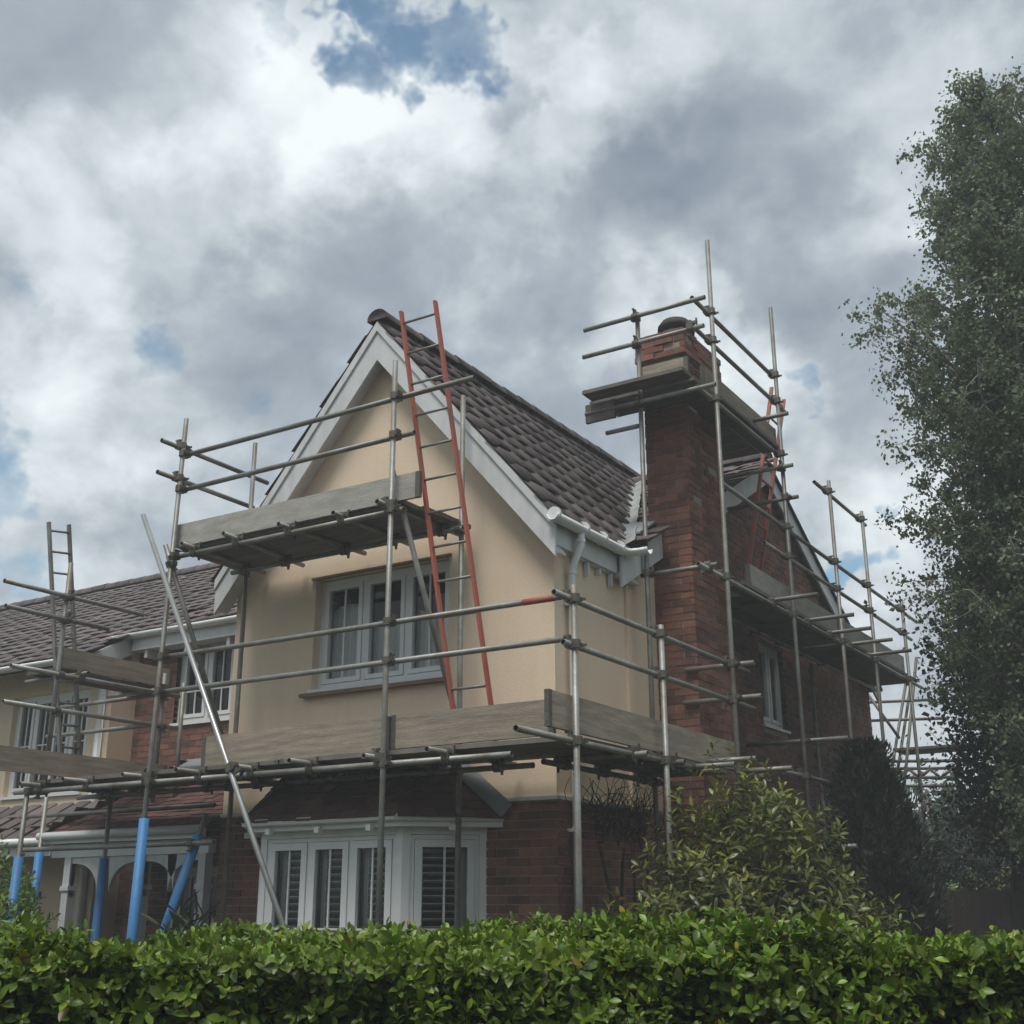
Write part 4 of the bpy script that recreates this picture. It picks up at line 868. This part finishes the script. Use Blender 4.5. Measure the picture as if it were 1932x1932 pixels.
def finish_foliage(name, par, TV, TF, Ms, tint, m, nsingle=0):
    base = root_of(par); Ms = Ms.copy(); Ms[:, 2, 3] += EYE
    if nsingle:
        order = np.argsort(np.linalg.norm(Ms[:, :3, 3]-np.array([0, 0, EYE]), axis=1)); sel = order[:nsingle]; rest = order[nsingle:]
        cols = [tint[sel[k::4]].mean(0) for k in range(4)]; mes = [np_mesh('leaf', TV, TF, m, np.repeat(np.r_[c, 1][None], len(TV), 0), True) for c in cols]
        for k, i in enumerate(sel):
            o = bpy.data.objects.new('leaf', mes[k % 4]); C.objects.link(o); o.parent = par; M = Matrix([list(r) for r in Ms[i]]); M.translation -= Vector(base); o.matrix_local = M
        Ms, tint = Ms[rest], tint[rest]
    Ms[:, :3, 3] -= base; V, F, t = scatter(TV, TF, Ms, tint)
    o = bpy.data.objects.new(name, np_mesh(name, V, F, m, t, True)); C.objects.link(o); o.parent = par; o['kind'] = 'stuff'; return o
def vary(n, base, sd): return np.clip(np.array(base)[None]*(1+rng.normal(0, sd, (n, 1)))+rng.normal(0, .05, (n, 3)), .1, 3)

# hedge along the pavement
H0, H1, HT = 3.95, 5.15, -.118            # front, back, height of the clipped top
hedge = thing('hedge', 'clipped glossy green hedge running along the bottom in front of the house', 'hedge', tuple(along(4.5, 0)+np.array([0, 0, G])))
def hedge_pt(a, b, z): return hd*a[:, None]+hr*b[:, None]+np.array([0, 0, 1.])*z[:, None]
HL, HR = -6.5, 5.5
def lump(b, a): return .035*np.sin(b*2.1+a*3)+.03*np.sin(b*5.3+1.7+a*5)+.02*np.sin(b*11.+a*9)
n1 = 16000; b = rng.uniform(HL, HR, n1); a = rng.uniform(H0, H1, n1); dep = rng.exponential(.045, n1)
top_p = hedge_pt(a, b, HT+lump(b, a)-dep+rng.uniform(-.02, .035, n1)*(rng.random(n1) < .35)); top_ax = np.array([0, 0, 1.])+rng.normal(0, .38, (n1, 3))
n2 = 17500; b = rng.uniform(HL, HR, n2); z = HT-.02-rng.random(n2)**1.5*(HT-.02-G-.1); dep = rng.exponential(.055, n2)
fr_p = hedge_pt(H0+lump(b, z*2)+dep-rng.uniform(0, .09, n2)*(rng.random(n2) < .4), b, z); fr_ax = -hd*.75+np.array([0, 0, .55])+rng.normal(0, .45, (n2, 3))
n3 = 2500; b = rng.uniform(HL, HR, n3); z = rng.uniform(G+.1, HT, n3); bk_p = hedge_pt(np.full(n3, H1)+rng.normal(0, .04, n3), b, z); bk_ax = hd*.8+np.array([0, 0, .5])+rng.normal(0, .4, (n3, 3))
pos = np.concatenate([top_p, fr_p, bk_p]); axs = np.concatenate([top_ax, fr_ax, bk_ax]); n = len(pos)
TV, TF = leaf_template(1, .50, .3, .2)
Ms, age = shoots(pos, axs, 7, 85, 22, rng.uniform(.030, .060, n), np.full(n, .05)); 
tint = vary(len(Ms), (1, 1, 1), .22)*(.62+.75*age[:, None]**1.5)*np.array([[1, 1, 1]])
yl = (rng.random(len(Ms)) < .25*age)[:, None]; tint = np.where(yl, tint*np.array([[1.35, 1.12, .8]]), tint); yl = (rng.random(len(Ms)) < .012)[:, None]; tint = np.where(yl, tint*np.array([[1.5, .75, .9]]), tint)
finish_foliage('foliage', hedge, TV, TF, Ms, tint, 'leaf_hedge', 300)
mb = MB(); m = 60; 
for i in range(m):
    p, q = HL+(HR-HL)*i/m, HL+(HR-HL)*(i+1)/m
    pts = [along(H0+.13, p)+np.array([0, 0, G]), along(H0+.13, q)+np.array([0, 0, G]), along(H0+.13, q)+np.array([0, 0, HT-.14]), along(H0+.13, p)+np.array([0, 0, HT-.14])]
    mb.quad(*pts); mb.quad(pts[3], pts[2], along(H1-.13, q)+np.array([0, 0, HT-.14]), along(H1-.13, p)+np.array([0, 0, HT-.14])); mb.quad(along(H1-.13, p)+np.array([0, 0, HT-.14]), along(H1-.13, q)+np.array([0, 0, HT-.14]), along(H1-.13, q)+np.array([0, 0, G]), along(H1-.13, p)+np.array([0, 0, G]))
mb.build('shade_core', 'hedge_core', hedge, kind='stuff')  # dark sheets put in for the shaded inside of the hedge

def limb_path(p, q, n=6, bend=.1, sag=0):
    p, q = np.array(p, float), np.array(q, float); L_ = np.linalg.norm(q-p); o1, o2 = rng.normal(0, bend*L_, 3), rng.normal(0, bend*L_*.5, 3); out = []
    for i in range(n+1):
        t = i/n; out.append(p+(q-p)*t+o1*math.sin(math.pi*t)*.5+o2*math.sin(2*math.pi*t)*.4+np.array([0, 0, sag*math.sin(math.pi*t)]))
    return out
# large shrub beside the side wall
def shrub(label, c, rx, ry, h, nsh, leaf, m, wd=.34, group=None, z0=0, tb=(1, 1, 1), nl=8, nstem=9, name='shrub', single=0, hollow=.55, ang=(88, 30)):
    t = thing(name, label, 'shrub', (c[0], c[1], G), group); c = np.array(c, float)
    d = rng.normal(0, 1, (nsh, 3)); d[:, 2] = np.abs(d[:, 2])*.9-.25; d /= np.linalg.norm(d, axis=1, keepdims=True)
    ang_ = np.arctan2(d[:, 1], d[:, 0]); lob = 1+.13*np.sin(ang_*3+d[:, 2]*4)+.10*np.sin(ang_*7+d[:, 2]*9+1)
    r = (hollow+(1-hollow)*rng.random(nsh)**.5)*lob
    pos = np.c_[d[:, 0]*rx*r, d[:, 1]*ry*r, d[:, 2]*h*.55*r+h*.45]+np.array([c[0], c[1], G+z0]); pos[:, 2] = np.maximum(pos[:, 2], G+.1)
    ax_ = d*.7+np.array([0, 0, .6])+rng.normal(0, .3, (nsh, 3))
    Ms, age = shoots(pos, ax_, nl, ang[0], ang[1], np.full(nsh, leaf), np.full(nsh, leaf*1.3)); TV, TF = leaf_template(1, wd, .25, .22)
    tint = vary(len(Ms), tb, .22)*(.7+.6*age[:, None]**1.5); yl = (rng.random(len(Ms)) < .18)[:, None]; tint = np.where(yl, tint*np.array([[1.6, 1.45, .95]]), tint)
    finish_foliage('foliage', t, TV, TF, Ms, tint, m, single)
    for k in range(nstem):
        i = rng.integers(nsh); mb = MB(); pth = limb_path((c[0]+rng.normal(0, .1), c[1]+rng.normal(0, .1), G), pos[i], 6, .08); mb.tube(pth, list(np.linspace(.022, .006, len(pth))), 6); mb.build('stem', 'twig', t)
    return t
shrub('tall leafy shrub with narrow mottled leaves in front of the brick side wall', (-3.66, 9.30), .84, .95, 2.66, 1450, .105, 'leaf_shrub', single=200)
shrub('low leafy shrub in front of the dark garden fence', (-2.95, 9.5), .7, .7, 1.72, 520, .10, 'leaf_shrub', tb=(.75, .8, .75))
shrub('sparse young shrub beside the corner scaffold post', (-4.62, 8.72), .36, .3, 1.95, 60, .13, 'leaf_shrub', tb=(1.1, 1.05, .9), nstem=8, hollow=.2)
# bare twiggy climber on the side wall
cl = thing('climber', 'bare dark twigs of a climbing plant on the cream wall above the brick', 'climber', (-5.1, 9.9, G))
for k in range(80):
    y0 = rng.uniform(9.3, 10.5); z0 = rng.uniform(.5, .85); mb = MB(); pth = limb_path((-5.13+rng.uniform(0, .03), y0, z0), (-5.10+rng.uniform(0, .14), y0+rng.normal(0, .35), rng.uniform(.85, 1.12)), 9, .3); mb.tube(pth, list(np.linspace(.006, .0025, len(pth))), 5); mb.build('stem', 'twig', cl)
for k in range(3):
    mb = MB(); pth = limb_path((-5.05, 9.7+.35*k, G), (-5.1, 9.5+.45*k, .5), 6, .05); mb.tube(pth, .014, 6); mb.build('stem', 'twig', cl)

# birch at the right
def tree(label, base, axis_top, env, nleaf, leaf, m, bark, r0, nlimb, limb_up=.5, name='tree', tint0=(1, 1, 1), clump=.22, droop=.25, tw=16, group=None, inner=.1):
    """env: list of (z, radius) of the crown round the trunk axis."""
    t = thing(name, label, 'tree', (base[0], base[1], G), group); base = np.array([base[0], base[1], G]); top = np.array(axis_top, float)
    pth = limb_path(base, top, 10, .012); rr = [r0*(1-i/10)**.8+.012 for i in range(11)]
    mb = MB(); mb.tube(pth, rr, 10); mb.build('trunk', bark, t, True)
    zs, rs = np.array([e[0] for e in env]), np.array([e[1] for e in env])
    def axis(z): s_ = (z-G)/(top[2]-G); return base+(top-base)*s_
    cl_p, LB = [], MB()
    wgt = np.interp(np.linspace(zs[0], zs[-1], 200), zs, rs); wgt = np.cumsum(wgt+.15)/np.sum(wgt+.15)
    for k in range(nlimb):
        z = zs[0]+(zs[-1]-zs[0])*np.searchsorted(wgt, (k+rng.random())/nlimb)/200; th = k*2.399+rng.normal(0, .3); R = np.interp(z, zs, rs)*rng.uniform(.72, 1.08)
        tip = axis(z)+np.array([math.cos(th)*R, math.sin(th)*R, 0]); st = axis(max(G+.8, z-R*limb_up-.25)); lp_ = limb_path(st, tip, 7, .07, -.02)
        lr0 = .014+.030*R/1.8; mb = MB(); mb.tube(lp_, list(np.linspace(lr0, .004, 8)), 6); mb.build('limb', bark, t, True)
        for s_ in np.linspace(.25, 1, 9):
            i = min(6, int(s_*7)); p = lp_[i]+(lp_[i+1]-lp_[i])*(s_*7-i)
            nt_ = 2+int(rng.random()*2)
            for _ in range(nt_):
                tp_ = p+rng.normal(0, clump*1.4, 3)*np.array([1, 1, .8])*(.5+R*.35)+np.array([0, 0, -droop*rng.random()*.5]); LB.tube([p, (p+tp_)/2+rng.normal(0, .03, 3), tp_], [.006, .004, .002], 4, False); cl_p.append(tp_)
    LB.build('twigs', bark, t, kind='stuff')
    cl_p = np.array(cl_p); k = rng.integers(len(cl_p), size=nleaf); w_ = rng.gamma(2., .45, nleaf).clip(0, 1.9)[:, None]
    g_ = rng.normal(0, 1, (nleaf, 3)); g_ /= np.linalg.norm(g_, axis=1, keepdims=True)
    pos = cl_p[k]+g_*w_*clump*np.array([1, 1, 1.15])
    d = rng.normal(0, 1, (nleaf, 3))+np.array([0, 0, -.8]); up = rng.normal(0, 1, (nleaf, 3))+np.array([0, 0, .6])
    Ms = leaf_mats(pos, d, up, leaf*rng.uniform(.7, 1.25, nleaf))
    TV = np.array([(0, 0, 0), (-.36, .45, .05), (0, 1, -.06), (.36, .45, .05)]); TF = np.array([(0, 3, 2, 1)])
    tint = vary(nleaf, tint0, .25); base_ = root_of(t); Ms[:, 2, 3] += EYE; Ms[:, :3, 3] -= base_
    V, F, tt = scatter(TV, TF, Ms, tint); o = bpy.data.objects.new('crown', np_mesh('crown', V, F, m, tt)); C.objects.link(o); o.parent = t; o['kind'] = 'stuff'
    return t
tree('tall birch with small fluttering leaves at the right edge', (-1.86, 14.0), (-1.80, 14.0, 10.0), [(.4, .6), (1.2, .9), (2.7, 1.15), (3.6, 1.35), (4.6, 1.4), (5.6, 1.5), (6.5, 1.58), (7.2, 1.42), (7.8, 1.0), (8.7, .95), (9.5, .62), (10.05, .2)], 185000, .054, 'leaf_birch', 'bark', .15, 165, clump=.105, limb_up=.8)
tree('ivy-clad dark tree with a leaning trunk behind the fence at the right', (-3.05, 16.4), (-2.75, 16.4, 4.6), [(1.0, .5), (1.7, .8), (2.6, .95), (3.6, .85), (4.6, .3)], 20000, .075, 'leaf_dark', 'dark_bark', .16, 50, clump=.20, tint0=(1.1, 1.15, 1))
# dark conifers against the side wall
def conifer(label, c, h, r, n_, group=None):
    t = thing('conifer', label, 'conifer', (c[0], c[1], G), group); mb = MB(); mb.tube([(c[0], c[1], G), (c[0], c[1], G+h*.96)], [.09, .01], 8); mb.build('trunk', 'dark_bark', t, True)
    s_ = rng.random(n_)**.75; th = rng.uniform(0, 6.28, n_); prof = np.where(s_ < .25, .75+s_, 1-(s_-.25)**1.6*1.25); lob = 1+.20*np.sin(th*3+s_*11)+.16*np.sin(th*5-s_*19)+.1*np.sin(th*9+s_*37)
    rr = r*np.clip(prof, .03, 1)*lob*(.6+.4*rng.random(n_)**.4)+np.where(rng.random(n_) < .22, rng.exponential(.07, n_), 0); pos = np.c_[c[0]+rr*np.cos(th), c[1]+rr*np.sin(th), G+.05+s_*h]
    d = np.c_[np.cos(th)*.6, np.sin(th)*.6, np.full(n_, .9)]+rng.normal(0, .35, (n_, 3)); up = np.c_[np.cos(th), np.sin(th), np.full(n_, .2)]+rng.normal(0, .4, (n_, 3)); Ms = leaf_mats(pos, d, up, rng.uniform(.05, .10, n_))
    TV = np.array([(0, 0, 0), (-.16, .5, .02), (0, 1, 0), (.16, .5, .02)]); TF = np.array([(0, 3, 2, 1)]); tint = vary(n_, (.55, .6, .55), .3); Ms[:, 2, 3] += EYE; Ms[:, :3, 3] -= root_of(t); V, F, tt = scatter(TV, TF, Ms, tint)
    o = bpy.data.objects.new('crown', np_mesh('crown', V, F, 'leaf_dark', tt)); C.objects.link(o); o.parent = t; o['kind'] = 'stuff'
conifer('tall dark conifer against the right end of the brick side wall', (-3.85, 13.3), 3.25, .62, 26000); conifer('low dark conifer between the tall shrub and the fence', (-3.42, 12.35), 2.05, .45, 20000)

# garden fence and things beyond
fence = thing('fence', 'dark timber garden fence at the lower right', 'fence', (-2, 14.8, G))
for k in range(38):
    x_ = -3.6+k*.15; mb = MB(); mb.box((x_, 14.8+.021*(k % 2), G), (x_+.165, 14.82+.021*(k % 2), .17+rng.uniform(-.006, .006))); mb.build('fence_board', 'fence_wood', fence)
for x_ in (-3.62, -1.8, 0., 1.8): mb = MB(); mb.box((x_, 14.85, G), (x_+.09, 14.94, .22)); mb.build('post', 'fence_wood', fence)
shrub('tall dark bush behind the fence below the birch', (-3.9, 18.5), 1.2, .9, 3.2, 900, .10, 'leaf_dark', .4, tb=(.8, .85, .75))
shrub('bright yellow-green bush just beyond the garden fence', (-4.35, 22), .9, .7, 2.2, 420, .11, 'leaf_shrub', tb=(2.4, 2.3, 1.2))
shrub('green bush behind the yellow-green one beyond the fence', (-5.8, 23), 1.1, .9, 2.4, 420, .12, 'leaf_shrub', tb=(1.4, 1.7, 1))
fb = thing('house', 'small white house far off below the birch', 'house', (-3.2, 44, G))
mb = MB(); mb.box((-9.4, 44, G), (-4.6, 52, 1.6)); mb.build('wall', 'wall_white', fb); mb = MB(); mb.prism([(-9.8, 43.6, 1.6), (-4.2, 43.6, 1.6), (-7, 43.6, 3.1)], (0, 8.8, 0)); mb.build('roof', 'roof_tile', fb)
for k in range(2): mb = MB(); mb.box((-8.6+2*k, 43.95, -.4), (-7.4+2*k, 43.99, .7)); mb.build('window', 'glass', fb)
for k, (x_, y_, h_) in enumerate(((-7.6, 34, 4.7), (-1.5, 38, 6.5), (4.5, 40, 7.5), (10, 46, 8), (-24, 30, 6.0), (-30, 26, 5.5))):
    tree(['low round tree far behind the lattice scaffold on the right', 'spreading tree far behind the fence', 'tall tree far off to the right', 'far tree beyond the right edge', 'far tree behind the left roof', 'far tree off to the left'][k], (x_, y_), (x_, y_, h_-EYE), [(-.4, 1.2), (h_*.25, 2.2), (h_*.5-EYE*.3, 2.4), (h_*.85-EYE, 1.5), (h_-EYE, .4)], 9000, .20, 'leaf_dark', 'dark_bark', .2, 36, clump=.4, tint0=(1.6, 1.7, 1.4), group='far trees round the plot')
# planting left of the porch
shrub('green bush below the porch at the far left', (-11.75, 8.35), .85, .55, 2.25, 620, .10, 'leaf_hedge', .4, tb=(.8, .85, .8)); shrub('dark red-brown shrub head behind the hedge at left', (-10.3, 7.3), .42, .35, 1.86, 220, .08, 'leaf_shrub', .4, tb=(1.1, .55, .45)); shrub('low green bush behind the hedge under the porch', (-9.75, 7.15), .55, .4, 1.72, 260, .09, 'leaf_hedge', .4, tb=(.7, .8, .7))
shrub('spiky dark plant below the window under the porch', (-8.75, 8.3), .42, .35, 1.75, 60, .34, 'leaf_dark', .12, tb=(1.3, 1.4, 1.2), nl=12)

# unseen trees added across the road, behind the viewer, to darken the window reflections
for k in range(7):
    c_ = along(-15-2*(k % 2), -17+5.4*k); tree(['unseen broad tree added across the road opposite the left end', 'unseen tall tree added across the road behind the viewer on the left', 'second unseen broad tree added across the road from the left', 'unseen tall tree added directly behind the viewer across the road', 'unseen broad tree added behind the viewer just right of centre', 'unseen tall tree added across the road towards the right', 'last unseen tree added across the road on the right'][k], (c_[0], c_[1]), (c_[0], c_[1], 6.5+(k % 3)), [(-1.2, 1.8), (.5, 2.8), (3.5, 3.0), (5.5, 2.0), (6.6+(k % 3), .5)], 7000, .36, 'leaf_dark', 'dark_bark', .2, 34, clump=.5, tint0=(1.5, 1.6, 1.2), group='unseen trees added for window reflections')

# ------------------------------------------------------------------ thin volume added to stand in for a veil of lens glare
hz = bpy.data.materials.new('glare_veil'); hz.use_nodes = True; n = hz.node_tree.nodes; l = hz.node_tree.links; n.remove(n['Principled BSDF'])
pv = n.new('ShaderNodeVolumePrincipled'); pv.inputs['Color'].default_value = (.93, .97, 1, 1); pv.inputs['Density'].default_value = .0048; pv.inputs['Anisotropy'].default_value = .0; l.new(pv.outputs[0], n['Material Output'].inputs['Volume']); MATS['glare_veil'] = hz
mb = MB(); mb.box((-620, -620, G-1), (620, 920, 12.5)); mb.build('glare_veil', 'glare_veil', kind='stuff')
